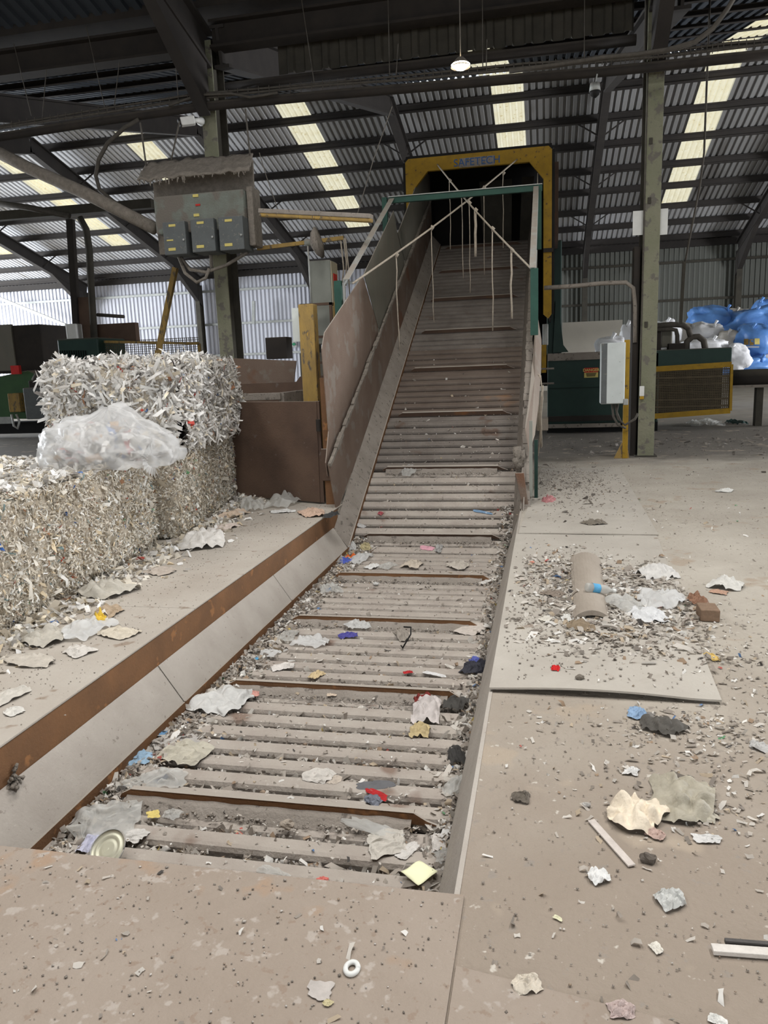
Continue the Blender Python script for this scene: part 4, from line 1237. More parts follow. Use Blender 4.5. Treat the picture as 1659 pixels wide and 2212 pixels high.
a, c = ony(1266, 806, GY - .025), ony(1288, 813, GY - .025)
for k in range(3):
    z = a[2] + (c[2] - a[2]) * (k + .5) / 3
    m.box(a[0] + 0.005 * k, c[0] - 0.01 * k, GY - 0.026, GY - 0.02, z - 0.008, z + 0.008)
m.build('sign_lines', mt['blackprint'], sg)
gf = thing('mesh_guard', (2.9, GY - 0.3, 0.4), 'yellow framed wire mesh guard panel on the baler', 'guard')
gy = GY - 0.25
q0, q1, q2, q3 = ony(1405, 798, gy), ony(1580, 787, gy), ony(1577, 887, gy), ony(1400, 900, gy)
for a, c in ((q0, q1), (q1, q2), (q2, q3), (q3, q0)):
    MB().beam(a, c, 0.05, 0.11, up=(0, 1, 0) if abs(a[2] - c[2]) > 0.3 else (0, 0, 1)).build('frame_bar', mt['yellow'], gf)
m = MB()
x = q0[0]
while x < q1[0]:
    u = (x - q0[0]) / (q1[0] - q0[0])
    m.box(x, x + 0.016, gy, gy + 0.012, q3[2] + (q2[2] - q3[2]) * u, q0[2] + (q1[2] - q0[2]) * u)
    x += 0.035
z = q3[2] + 0.1
while z < q1[2]:
    m.box(q0[0], q1[0], gy - 0.01, gy, z, z + 0.017)
    z += 0.035
for k in range(6):
    z = q3[2] + 0.18 + k * 0.15
    m.box(q0[0], q1[0], gy - 0.012, gy - 0.002, z, z + 0.022)
m.build('wire_mesh', mt['meshwire'], gf, kind='stuff')
MB().box(q0[0] - 0.1, q1[0] - 0.01, GY + 0.5, GY + 0.55, q3[2], q1[2] + 0.1).build('side_panel', mt['dark'], gb)
# motor and hoses on the baler
pu = thing('hydraulic_pump', tuple(ony(1460, 757, GY + .4)), 'hydraulic pump block with thick bent hoses on top of the baler', 'pump')
pbox(1415, 700, 1428, 757, GY + .4, GY + .8).build('pump_block', mt['dark'], pu, bevel=0.01)
pbox(1428, 715, 1452, 750, GY + .5, GY + .9).build('motor', mt['panelgrey'], pu, bevel=0.03)
pbox(1445, 742, 1490, 757, GY + .3, GY + .6).build('valve_bank', mt['dark'], pu, bevel=0.01)
for pts, r in (([(1418, 704), (1450, 701), (1475, 702), (1487, 710), (1492, 728)], .06), ([(1418, 712), (1448, 711), (1460, 713), (1463, 725), (1463, 748)], .045), ([(1482, 757), (1484, 738), (1495, 728), (1508, 727), (1520, 736), (1524, 757)], .065)):
    MB().tube([ony(x, y, GY + .35) for x, y in pts], r, 10).build('hose', mt['cable'], pu, smooth=True)
# white electrical cabinet on a yellow post
wc = thing('electrical_cabinet', (1.05, 12.75, 0), 'white speckled electrical cabinet on a yellow post left of the column', 'cabinet')
wb = cbox(1300, 741, 1349, 872, 12.5, 12.85).build('cabinet_body', mt['white'], wc, bevel=0.012)
cbox(1312, 742, 1347, 871, 12.48, 12.5).build('door', mt['white'], wb, bevel=0.006)
cbox(1300, 742, 1311, 872, 12.485, 12.5).build('side_panel', mt['boxgrey'], wb)
yb = MB().box(1.21, 1.29, 12.75, 12.83, 0.0, 1.87).build('yellow_post', mt['yellow'], wc, bevel=0.006)
MB().prism([(1.08, 12.78, 0.0), (1.32, 12.78, 0.0), (1.28, 12.78, 0.25), (1.2, 12.78, 0.25)], (0, 0.02, 0)).build('foot_gusset', mt['yellowworn'], wc)
cbox(1347, 862, 1357, 875, 12.45, 12.55).build('latch', mt['galv'], wc, bevel=0.01)
for pts in ([(1322, 872), (1325, 900), (1335, 918), (1352, 925)], [(1328, 872), (1335, 905), (1350, 918), (1372, 905), (1378, 893)], [(1335, 872), (1332, 890), (1340, 910)]):
    MB().tube([ony(x, y, 12.6) for x, y in pts], 0.02, 6).build('cable', mt['cable'], wc, smooth=True)
MB().tube([ony(1175, 622, 13.0), ony(1240, 618, 13.0), ony(1300, 612, 13.0), ony(1352, 610, 13.05), ony(1368, 622, 13.1), ony(1372, 660, 13.1), ony(1372, 740, 13.1)], 0.035, 8).build('dusty_conduit', mt['ledge'], smooth=True, label='dusty conduit bridging from the conveyor to the right column', cat='conduit')
m = MB()
for i in range(7):
    x = 1163 + random.uniform(-4, 14)
    y0 = random.uniform(800, 880)
    m = MB().tube([ony(x, y0, 10.2), ony(x + random.uniform(-6, 6), y0 + 50, 10.2), ony(x + random.uniform(-8, 4), min(y0 + 120, 985), 10.2)], 0.009, 5)
    m.build('trailing_cable', mt['rope'], conv, smooth=True)
pbox(1160, 905, 1184, 930, 12.5, 12.9).build('timber_offcut', mt['concretewood'], label='grey timber block lying under the raised conveyor', cat='timber', bevel=0.01)

# big round pipe on trestle at right edge
tb = thing('pipe_on_trestle', (4.6, 18, 0), 'thick dark pipe lying on a grey steel trestle at the right edge', 'pipe')
t0, t1 = ony(1578, 818, 18.3), ony(1760, 812, 18.3)
MB().tube([t0, t1], 0.19, 20).build('pipe', mt['dark'], tb, smooth=True)
t0, t1 = ony(1578, 835, 18.3), ony(1760, 830, 18.3)
MB().beam(t0, t1, 0.4, 0.06).build('rail', mt['ledge'], tb)
for px in (1640, 1745):
    l0 = ony(px, 835, 18.3)
    MB().box(l0[0] - 0.07, l0[0] + 0.07, 18.2, 18.4, 0.0, l0[2]).build('leg', mt['colside'], tb)

# low cream boards by the back and pile of sacks
MB().box(*(lambda a, c: (a[0], c[0], 30.0, 30.1, 0.0, a[2]))(ony(1215, 697, 30), ony(1345, 690, 30))).build('board_wall', mt['board'], label='low cream board partition left of the sacks', cat='partition')


def sack(px, py, pw, ph, y, mat, label, seed, tilt=0.0):
    c = ony(px, py, y)
    rw, rh = pw / 2 / FPX * y * 1.02, ph / 2 / FPX * y * 1.02
    NU, NV = 40, 24
    V, F = [], []
    for i in range(NU):
        for j in range(NV + 1):
            u, v = 2 * math.pi * i / NU, math.pi * j / NV
            d = Vector((math.sin(v) * math.cos(u), math.sin(v) * math.sin(u), math.cos(v)))
            e = Vector((math.copysign(abs(d.x) ** .8, d.x), math.copysign(abs(d.y) ** .8, d.y), math.copysign(abs(d.z) ** .8, d.z)))
            k = 1 + 0.24 * mn.noise(d * 1.5 + Vector((seed, 0, 0))) - 0.16 * abs(mn.noise(d * 3.5 + Vector((seed, 5, 0)))) + 0.05 * mn.noise(d * 9 + Vector((seed, 9, 0)))
            p = Vector((e.x * rw, e.y * max(rw, rh) * .8, e.z * rh)) * k
            p = Matrix.Rotation(tilt, 3, 'Y') @ p
            V.append((c[0] + p.x, y + p.y, max(c[2] + p.z, 0.02)))
    for i in range(NU):
        for j in range(NV):
            a, b = i, (i + 1) % NU
            F.append((a * (NV + 1) + j, a * (NV + 1) + j + 1, b * (NV + 1) + j + 1, b * (NV + 1) + j))
    m = MB()
    m.add(V, F)
    t = thing('sack', (c[0], y, max(c[2] - rh, 0)), label, 'sack', 'pile of filled sacks')
    m.build('sack_body', mat, t, smooth=True)
    kx, kz = c[0] + rw * 0.5 * math.cos(seed), c[2] + rh * 0.8
    mm = MB().tube([(kx, y - rw * .5, kz - 0.12), (kx, y - rw * .55, kz), (kx + .06, y - rw * .6, kz + .1)], [.07, .03, .05], 8)
    mm.build('tied_neck', mat, t, smooth=True)


SK = [(1545, 693, 112, 52, 27, 'bluebag', 'blue plastic sack lying flat on the left top of the pile', .2),
      (1625, 700, 110, 62, 26.5, 'bluebag', 'blue sack with open dark mouth at the upper right of the pile', -.2),
      (1632, 735, 86, 62, 25.2, 'bluebag', 'blue sack with orange print spilling coloured scraps', 0.1),
      (1612, 790, 95, 34, 25.0, 'bluebag', 'flattened blue sack at the very bottom of the pile', -.1),
      (1655, 668, 50, 40, 28, 'bluebag', 'blue sack topmost at the right edge of the picture', 0),
      (1525, 722, 62, 46, 25.6, 'whitebag', 'silvery white sack in front of the flat blue one', .1),
      (1575, 738, 54, 42, 25.3, 'greybag', 'grey-beige sack between the silvery white and printed blue sacks', 0),
      (1590, 692, 60, 44, 27.6, 'greybag', 'beige sack peeping between the two upper blue sacks', 0),
      (1520, 750, 80, 34, 24.6, 'whitebag', 'white sack low behind the bent hoses', 0),
      (1592, 772, 54, 46, 24.4, 'whitebag', 'wrinkled white sack right above the pipe', .4),
      (1640, 762, 60, 40, 25.9, 'greybag', 'pale grey sack at right below the printed blue sack', 0),
      (1362, 728, 46, 56, 18.9, 'whitebag', 'upright white sack just left of the steel column', 0),
      (1318, 748, 62, 42, 18.7, 'whitebag', 'white sack behind the electrical cabinet top', 0),
      (1432, 722, 60, 60, 25.5, 'whitebag', 'white sack just right of the steel column behind pump', 0),
      (1478, 732, 52, 62, 26, 'greybag', 'pale sack behind the hydraulic hoses', 0)]
for i, (px, py, pw, ph, y, ma, lb, ti) in enumerate(SK):
    sack(px, py, pw, ph, y, mt[ma], lb, i * 3.7 + 1, ti)
# orange print on the front of the printed sack, laid onto its surface
from mathutils.bvhtree import BVHTree
sk3 = [o for o in COL.objects if o.name == 'sack.002'][0]
body = [o for o in sk3.children if o.name.startswith('sack_body')][0]
bvh = BVHTree.FromPolygons([v.co.copy() for v in body.data.vertices], [tuple(f.vertices) for f in body.data.polygons])
for (x0, x1, y0, y1, ma) in ((1607, 1617, 732, 745, 'yellowworn'), (1619, 1628, 733, 746, 'yellowworn'), (1630, 1641, 731, 744, 'labelyellow'), (1610, 1640, 748, 751, 'whiteplain')):
    m = MB()
    V, F = [], []
    for a in range(5):
        for b in range(5):
            d = Vector(ray(x0 + (x1 - x0) * a / 4, y0 + (y1 - y0) * b / 4)).normalized()
            hit = bvh.ray_cast(Vector(CAM), d)
            V.append(tuple(hit[0] - d * 0.015) if hit[0] else None)
    if None in V:
        continue
    for a in range(4):
        for b in range(4):
            F.append((a * 5 + b, a * 5 + b + 1, a * 5 + b + 6, a * 5 + b + 5))
    m.add(V, F)
    m.build('printed_mark', mt[ma], sk3)
ex = thing('exit_sign', tuple(ony(622, 743, 42.0)), 'green and white exit arrow sign on the pale back wall', 'sign')
pbox(604, 737, 641, 750, 42.0, 42.04).build('sign_plate', mt['galv'], ex)
pbox(604, 737, 622, 750, 41.97, 42.0).build('figure_field', M('sign_green', (40, 130, 90), None, rough=0.6), ex)
a = [ony(x, y, 41.96) for x, y in ((625, 742.2), (633, 742.2), (633, 739.5), (639, 743.5), (633, 747.5), (633, 744.8), (625, 744.8))]
MB().prism(a, (0, 0.02, 0)).build('arrow', M('sign_green', (40, 130, 90), None, rough=0.6), ex)
a = [ony(x, y, 41.95) for x, y in ((611, 748.5), (613, 744), (610, 743), (612, 740), (616, 740), (618, 743), (615.5, 744), (617, 748.5))]
MB().prism(a, (0, 0.01, 0)).build('figure', mt['whiteplain'], ex)
for p0, p1 in (((-40, 628), (142, 702)), ((-40, 585), (82, 545)), ((548, 650), (548, 700))):
    MB().beam(ony(*p0, 41.5), ony(*p1, 41.5), 0.16, 0.16).build('wall_brace', mt['galv'], wall_back)
#SECTION4
# ================================================================== LOOSE STEEL PLATES ON THE FLOOR


def plate(poly, lift, label, seed):
    """thin warped plate over the four corners (front-left, front-right, back-right, back-left)"""
    a, b, c, d = [np.array(q, float) for q in poly]
    NU, NV = 16, 20
    V, F = [], []
    for i in range(NU + 1):
        for j in range(NV + 1):
            u, v = i / NU, j / NV
            p = (1 - v) * ((1 - u) * a + u * b) + v * ((1 - u) * d + u * c)
            z = 0.010 + lift * (1 - v) ** 4 * (0.35 + 0.65 * math.sin(math.pi * min(u * 1.1, 1))) + 0.003 * mn.noise(Vector((u * 3, v * 3, seed)))
            V.append((p[0], p[1], z))
    for i in range(NU):
        for j in range(NV):
            F.append((i * (NV + 1) + j, (i + 1) * (NV + 1) + j, (i + 1) * (NV + 1) + j + 1, i * (NV + 1) + j + 1))
    m = MB()
    m.add(V, F)
    return m.build('steel_plate', mt['plate'], smooth=False, solid=0.010, label=label, cat='steel plate', group='steel plates along the conveyor')


plate([(-0.27, 3.55), (0.80, 3.54), (0.98, 7.04), (-0.27, 7.07)], 0.030, 'warped grey steel plate on the floor under the curved plank', 1.0)
plate([(-0.25, 7.10), (1.0, 7.09), (1.06, 11.6), (-0.06, 11.6)], 0.004, 'flat grey steel plate beyond the warped one, beside conveyor foot', 5.0)

# ================================================================== LITTER
ZB = BZ + 0.002
nB = np.array([0, -SA, CA])


def onbelt(px, py):
    p = onz(px, py, ZB)
    if p[1] <= BY0:
        return p, 0.0
    d = ray(px, py)
    q = np.array([0, BY0, ZB])
    return CAM + d * (((q - CAM) @ nB) / (d @ nB)), ANG


def plate_z(x, y):
    u, v = min(max((x + .27) / 1.1, 0), 1), min(max((y - 3.55) / 3.5, 0), 1)
    return 0.017 + 0.030 * (1 - v) ** 4 * (0.35 + 0.65 * math.sin(math.pi * min(u * 1.1, 1)))


SURF = {'floor': 0.003, 'plate': 0.017, 'front': 0.014, 'deck': 0.014}


def crumple(name, px, py, pw, ph, surf, mat, label, cat, h=0.5, n=14, rough=1.0, rot=None, square=0.65, thin=False):
    """crumpled sheet: pw, ph size in the photo, h height as share of the width"""
    sd = px * 0.37 + py * 0.11
    if surf == 'belt':
        c, tilt = onbelt(px, py + ph * 0.15)
        dist = (c - CAM) @ _F
        w = pw / FPX * dist
        sl = abs((ray(px, py) / np.linalg.norm(ray(px, py))) @ (nB if tilt else np.array([0, 0, 1])))
        dep = ph / FPX * dist / max(sl, 0.15) * 0.8
        z0 = 0
    else:
        z0 = SURF[surf]
        c = onz(px, py + ph * 0.15, z0)
        if surf == 'plate':
            c = onz(px, py + ph * 0.15, plate_z(c[0], c[1]))
        tilt = 0.0
        dist = (c - CAM) @ _F
        w = pw / FPX * dist
        sl = abs((ray(px, py) / np.linalg.norm(ray(px, py)))[2])
        dep = ph / FPX * dist / max(sl, 0.15) * 0.8
    if not thin:
        dep = min(dep, w * 2.2)
    hh = h * min(w, dep) * 0.42
    V, F = [], []
    rm = Matrix.Rotation(0.5 * math.sin(sd) if rot is None else rot, 3, 'Z')
    tm = Matrix.Rotation(tilt, 3, 'X')
    for i in range(n + 1):
        for j in range(n + 1):
            u, v = 2 * i / n - 1, 2 * j / n - 1
            # square -> blob
            bu = u * math.sqrt(1 - v * v / 2)
            bv = v * math.sqrt(1 - u * u / 2)
            uu, vv = u * square + bu * (1 - square), v * square + bv * (1 - square)
            th = math.atan2(vv, uu)
            k = 1 + 0.30 * mn.noise(Vector((math.cos(th) * 0.9, math.sin(th) * 0.9, sd))) * math.hypot(uu, vv)
            x, y = uu * w / 2 * k, vv * dep / 2 * k
            r = math.hypot(u, v) / 1.3
            z = hh * ((1 - r * r) * 0.42 * rough + 0.85 * abs(mn.noise(Vector((uu * 1.9 + vv * .9 + sd, vv * 1.9 - uu * .5, 1)))) + 0.22 * abs(mn.noise(Vector((uu * 4.6 + sd, vv * 3.6, 2)))) - 0.06) * (1 - 0.55 * min(r, 1) ** 3) * (0.6 if thin else 1)
            x += 0.10 * w * mn.noise(Vector((uu * 2.1, vv * 2.1, sd + 7)))
            y += 0.10 * dep * mn.noise(Vector((uu * 2.1, vv * 2.1, sd + 17)))
            p = rm @ Vector((x, y, max(z, 0.001)))
            p = tm @ p
            V.append((c[0] + p.x, c[1] + p.y, c[2] + p.z + 0.002))
    for i in range(n):
        for j in range(n):
            F.append((i * (n + 1) + j, (i + 1) * (n + 1) + j, (i + 1) * (n + 1) + j + 1, i * (n + 1) + j + 1))
    m = MB()
    m.add(V, F)
    return m.build(name, mat, None, smooth=(n > 17), label=label, cat=cat)


def P(*c):
    return paint(c)


FILM, MILK = mt['film'], mt['filmwhite']
L_ = [
    # ---- on the belt
    ('plastic_film', 228, 1765, 150, 85, 'belt', FILM, 'crumpled clear film at the belt edge below the nearest flight', 'plastic film', .45, 20),
    ('tissue', 206, 1817, 52, 48, 'belt', P(190, 190, 208), 'pale lilac tissue beside the tin lid', 'tissue', .8, 16),
    ('paper_scrap', 288, 1803, 55, 30, 'belt', P(206, 202, 196), 'torn white paper above the tin lid', 'paper', .5, 10),
    ('paper_scrap', 330, 1757, 26, 18, 'belt', P(222, 200, 120), 'small yellow paper scrap near the clear wrapper', 'paper', .3, 8),
    ('wrapper', 370, 1758, 38, 22, 'belt', FILM, 'small clear wrapper right of the yellow scrap', 'wrapper', .7, 14),
    ('folded_paper', 400, 1622, 112, 50, 'belt', P(190, 184, 168), 'folded beige paper wad beside the blue plastic', 'paper', .5, 12),
    ('card', 378, 1598, 95, 30, 'belt', P(176, 172, 166), 'grey card sheet under the folded paper wad', 'card', .1, 8),
    ('plastic_bag', 302, 1634, 46, 34, 'belt', P(150, 178, 200), 'light blue plastic bag against the pit edge', 'plastic bag', .5, 16),
    ('plastic_scrap', 348, 1584, 28, 14, 'belt', P(112, 154, 190), 'bright blue plastic scrap above the grey card', 'plastic scrap', .4, 8),
    ('plastic_film', 355, 1680, 92, 48, 'belt', FILM, 'crinkled clear film just above the nearest flight', 'plastic film', .6, 20),
    ('plastic_film', 290, 1690, 50, 28, 'belt', FILM, 'small clear film at the left end of nearest flight', 'plastic film', .5, 14),
    ('plastic_sheet', 482, 1508, 125, 66, 'belt', paint((204, 203, 199), .5), 'white plastic sheet lying below the second flight', 'plastic sheet', .45, 20),
    ('paper_scrap', 545, 1497, 30, 15, 'belt', P(206, 150, 138), 'salmon pink scrap beside the white plastic sheet', 'paper', .4, 8),
    ('foil_wrapper', 922, 1527, 62, 62, 'belt', P(200, 192, 188), 'crumpled red and silver foil wrapper near the right belt edge', 'wrapper', 1.0, 18),
    ('foil_scrap', 918, 1516, 44, 26, 'belt', P(140, 60, 54), 'dark red foil corner sticking out of silver wrapper', 'wrapper', 1.3, 12),
    ('crumpled_paper', 907, 1577, 44, 30, 'belt', P(190, 172, 130), 'crumpled tan paper below the red foil wrapper', 'paper', 1.0, 16),
    ('bin_liner_scrap', 984, 1518, 48, 32, 'belt', P(70, 68, 64), 'black bin liner scrap right of the red foil wrapper', 'plastic scrap', .8, 16),
    ('rag', 985, 1624, 34, 46, 'belt', P(58, 56, 54), 'black rag clump at the right belt edge', 'rag', .9, 16),
    ('paper_sheet', 690, 1673, 68, 40, 'belt', P(206, 200, 192), 'creased white paper in the middle between two flights', 'paper', .35, 10),
    ('paper_scrap', 722, 1682, 30, 22, 'belt', P(190, 178, 164), 'small tan paper next to creased white sheet', 'paper', .2, 8),
    ('card', 812, 1692, 78, 22, 'belt', P(104, 104, 106), 'dark grey card above the red carton', 'card', .12, 8),
    ('carton', 812, 1713, 60, 14, 'belt', P(176, 38, 40), 'flat red carton under the dark grey card', 'carton', .3, 8),
    ('plastic_scrap', 806, 1727, 46, 24, 'belt', P(120, 124, 134), 'blue-grey plastic scrap below the red carton', 'plastic scrap', .6, 12),
    ('plastic_film', 790, 1778, 200, 34, 'belt', FILM, 'long clear film strip in front of the nearest flight', 'plastic film', .4, 20),
    ('paper_sheet', 838, 1815, 92, 60, 'belt', P(196, 190, 180), 'torn whitish paper at the right end of the near slats', 'paper', .3, 14),
    ('paper_strip', 882, 1822, 30, 110, 'belt', P(206, 202, 196), 'long white paper strip slanting across two slats', 'paper', .35, 12),
    ('wrapper', 697, 1903, 28, 20, 'belt', P(214, 120, 110), 'coral red wrapper at the pit front edge', 'wrapper', .8, 12),
    ('plastic_film', 592, 1888, 80, 30, 'belt', FILM, 'clear film caught along the pit front edge', 'plastic film', .7, 18),
    ('card', 975, 1797, 42, 36, 'belt', P(212, 210, 206), 'white card at the right belt edge near yellow note', 'card', .2, 8),
    ('paper_scrap', 945, 1814, 26, 40, 'belt', P(206, 200, 194), 'white torn paper left of the white card', 'paper', .5, 8),
    ('plastic_film', 965, 1848, 46, 44, 'belt', FILM, 'grey clear film right above the yellow note', 'plastic film', .6, 14),
    ('plastic_film', 985, 1690, 40, 60, 'belt', FILM, 'clear wrapper bundle at right belt edge above nearest flight end', 'plastic film', .9, 16),
    ('paper_scrap', 718, 1495, 24, 18, 'belt', P(204, 186, 166), 'round beige paper disc in front of the second flight', 'paper', .3, 8),
    ('plastic_bag', 668, 1385, 74, 26, 'belt', MILK, 'flattened white plastic bag in the middle of the belt', 'plastic bag', .6, 18),
    ('plastic_film', 620, 1370, 40, 26, 'belt', FILM, 'clear film left of the flattened white bag', 'plastic film', .4, 14),
    ('glove', 752, 1372, 40, 13, 'belt', P(82, 78, 150), 'purple-blue glove lying on a slat', 'glove', .6, 12),
    ('plastic_film', 775, 1350, 52, 20, 'belt', MILK, 'white film above the purple-blue glove', 'plastic film', .6, 14),
    ('rag', 870, 1368, 30, 40, 'belt', P(150, 142, 132), 'twisted grey rag with a dark strap', 'rag', .9, 16),
    ('card', 1020, 1356, 50, 30, 'belt', P(198, 188, 178), 'beige card at the right end of third flight', 'card', .3, 8),
    ('glove', 1030, 1440, 48, 32, 'belt', P(54, 54, 62), 'black glove with blue cuff at the right belt edge', 'glove', .8, 14),
    ('plastic_scrap', 1028, 1430, 28, 12, 'belt', P(96, 104, 176), 'blue cuff scrap behind the black glove', 'plastic scrap', 1.2, 8),
    ('crumpled_paper', 684, 1457, 24, 18, 'belt', P(208, 186, 146), 'small crumpled cream paper above the second flight', 'paper', .9, 12),
    ('plastic_strip', 940, 1456, 56, 7, 'belt', P(216, 214, 212), 'thin white plastic strip right of the red scrap', 'plastic strip', .3, 8),
    ('plastic_scrap', 880, 1452, 22, 7, 'belt', P(176, 40, 42), 'tiny red scrap on the slat above second flight', 'plastic scrap', .5, 8),
    ('plastic_strip', 555, 1420, 10, 22, 'belt', P(80, 150, 190), 'small blue plastic strip near the left belt edge', 'plastic strip', .4, 8),
    ('plastic_film', 582, 1409, 46, 18, 'belt', MILK, 'white film next to the small blue strip', 'plastic film', .4, 14),
    ('paper_scrap', 612, 1440, 48, 14, 'belt', P(220, 214, 208), 'white torn paper behind the crumpled cream paper', 'paper', .7, 10),
    ('plastic_bag', 712, 1270, 44, 22, 'belt', FILM, 'clear bag left of the white cup below fourth flight', 'plastic bag', .6, 14),
    ('paper_scrap', 660, 1296, 20, 14, 'belt', P(218, 214, 208), 'small white scrap at the left belt edge by clear bag', 'paper', .6, 8),
    ('paper_scrap', 1048, 1256, 16, 12, 'belt', P(206, 202, 196), 'small white scrap at the right end of fourth flight', 'paper', .4, 8),
    ('card', 920, 1182, 28, 12, 'belt', P(214, 160, 172), 'pink card on the slats near the incline start', 'card', .1, 8),
    ('paper_cup', 948, 1183, 15, 20, 'belt', P(170, 168, 164), 'squashed grey cup beside the pink card', 'cup', .9, 12),
    ('plastic_bag', 778, 1205, 36, 28, 'belt', MILK, 'white bag in the rubbish heap at the belt corner', 'plastic bag', .9, 16),
    ('plastic_bag', 757, 1178, 22, 30, 'belt', MILK, 'upright white scrap in the rubbish heap corner', 'plastic bag', 1.2, 14),
    ('wrapper', 790, 1180, 24, 20, 'belt', P(190, 178, 140), 'yellow and red wrapper topping the rubbish heap', 'wrapper', 1.0, 12),
    ('plastic_scrap', 747, 1212, 26, 11, 'belt', P(76, 92, 176), 'blue plastic scrap in the rubbish heap corner', 'plastic scrap', .8, 10),
    ('plastic_scrap', 758, 1202, 14, 12, 'belt', P(222, 112, 50), 'orange plastic lump in the rubbish heap corner', 'plastic scrap', 1.2, 10),
    ('plastic_scrap', 742, 1190, 10, 12, 'belt', P(206, 64, 70), 'red plastic lump at the left of rubbish heap', 'plastic scrap', 1.2, 10),
    ('plastic_film', 730, 1207, 34, 20, 'belt', FILM, 'clear film at the left foot of rubbish heap', 'plastic film', .8, 14),
    ('paper_scrap', 803, 1222, 26, 12, 'belt', P(222, 220, 216), 'white scrap right of the rubbish heap', 'paper', .5, 10),
    ('plastic_film', 836, 1222, 34, 14, 'belt', FILM, 'clear film just above fourth flight', 'plastic film', .5, 12),
    ('crumpled_paper', 893, 1219, 40, 16, 'belt', P(196, 184, 168), 'crumpled pale paper on the slats above fourth flight', 'paper', .7, 12),
    ('crumpled_paper', 990, 1222, 48, 14, 'belt', P(190, 182, 170), 'crumpled dull paper right above fourth flight', 'paper', .7, 12),
    ('plastic_film', 884, 1012, 30, 26, 'belt', FILM, 'dusty film hanging over a flight on the lower incline', 'plastic film', .6, 14),
    ('paper_scrap', 872, 1008, 12, 10, 'belt', P(200, 188, 168), 'tiny cream triangle on the lower incline', 'paper', .6, 8),
    ('plastic_scrap', 822, 1108, 12, 8, 'belt', P(176, 90, 96), 'tiny red plastic scrap on the incline left', 'plastic scrap', .8, 8),
    ('plastic_film', 780, 1135, 22, 8, 'belt', MILK, 'white film at the left start of the incline', 'plastic film', .5, 10),
    ('plastic_strip', 1045, 1106, 40, 6, 'belt', P(120, 150, 180), 'thin bluish strip near the right edge of incline', 'plastic strip', .3, 8),
    # ---- right floor
    ('rag', 1420, 1240, 78, 26, 'floor', P(206, 203, 198), 'white rag behind the plank at the plate edge', 'rag', .6, 16),
    ('rag', 1396, 1326, 72, 32, 'plate', P(214, 214, 214), 'bright white cloth in front of the tangled film', 'rag', .5, 14),
    ('plastic_film', 1425, 1296, 90, 42, 'plate', MILK, 'tangled white film right of the plank', 'plastic film', .8, 20),
    ('plastic_film', 1350, 1300, 60, 40, 'plate', FILM, 'clear film bunched against the plank', 'plastic film', .8, 18),
    ('plastic_strip', 1362, 1271, 56, 9, 'plate', P(218, 216, 212), 'white flat strip pointing away from the plank', 'plastic strip', .2, 8),
    ('rag', 1572, 1262, 66, 24, 'floor', P(210, 207, 200), 'white rag alone on the floor at the right', 'rag', .6, 16),
    ('paper_scrap', 1553, 1278, 36, 10, 'floor', P(186, 150, 128), 'brownish paper below the lone white rag', 'paper', .3, 8),
    ('crumpled_paper', 1505, 1298, 42, 16, 'floor', P(146, 110, 88), 'crumpled brown paper behind the wooden block', 'paper', .8, 12),
    ('card', 1510, 1314, 28, 12, 'floor', P(178, 158, 136), 'tan card touching the wooden block', 'card', .3, 8),
    ('plastic_scrap', 1200, 1443, 20, 13, 'plate', P(204, 34, 34), 'bright red plastic scrap on the warped plate', 'plastic scrap', .8, 10),
    ('paper_scrap', 1538, 1418, 19, 20, 'floor', P(214, 184, 110), 'yellow paper scrap at the corner of warped plate', 'paper', .8, 10),
    ('plastic_bag', 1374, 1539, 40, 30, 'floor', P(142, 168, 196), 'light blue plastic in front of the warped plate', 'plastic bag', .6, 14),
    ('card', 1402, 1543, 28, 13, 'floor', P(128, 124, 118), 'grey card beside the light blue plastic', 'card', .2, 8),
    ('netting', 1432, 1566, 84, 40, 'floor', P(88, 84, 78), 'black netting tangle on the dusty floor', 'netting', .6, 18),
    ('tissue', 1375, 1752, 112, 78, 'floor', P(232, 218, 196), 'big crumpled cream tissue left of the grey bag', 'tissue', .7, 22),
    ('plastic_bag', 1476, 1718, 128, 108, 'floor', paint((170, 163, 146), .6), 'dusty grey-beige plastic bag beside the cream tissue', 'plastic bag', .5, 22),
    ('plastic_bag', 1512, 1755, 80, 30, 'floor', paint((178, 172, 156), .6), 'flap of grey plastic below the dusty bag', 'plastic bag', .35, 14),
    ('paper_scrap', 1415, 1800, 40, 22, 'floor', P(192, 166, 154), 'red striped paper tucked below the cream tissue', 'paper', .8, 10),
    ('tissue', 1292, 1892, 48, 34, 'floor', P(226, 225, 222), 'small white tissue ball on the near floor', 'tissue', .9, 16),
    ('foil_wrapper', 1450, 1940, 64, 44, 'floor', P(192, 192, 188), 'silver wrapper with red corner on the near floor', 'wrapper', .8, 14),
    ('metal_bracket', 1128, 1720, 40, 28, 'floor', P(104, 96, 86), 'bent brown metal bracket alone on the floor', 'bracket', .5, 8),
    ('plastic_strip', 1366, 1665, 30, 20, 'floor', P(220, 218, 214), 'curly white plastic strip above the cream tissue', 'plastic strip', .6, 10),
    ('foil_scrap', 1640, 1613, 42, 18, 'floor', P(190, 188, 184), 'crumpled silver scrap at the right picture edge', 'foil', .7, 10),
    ('plastic_scrap', 1525, 1810, 56, 20, 'floor', P(212, 210, 206), 'flat white broken plastic right of the cream tissue', 'plastic scrap', .4, 10),
    ('card', 690, 2134, 52, 40, 'front', P(186, 178, 172), 'grey square card near the bottom centre', 'card', .04, 8),
    ('paper_scrap', 708, 2166, 20, 16, 'front', P(196, 184, 146), 'cream scrap touching the grey square card', 'paper', .5, 8),
    ('curled_paper', 1138, 2122, 68, 44, 'floor', P(206, 196, 180), 'curled cream paper at the bottom right of centre', 'paper', .6, 14),
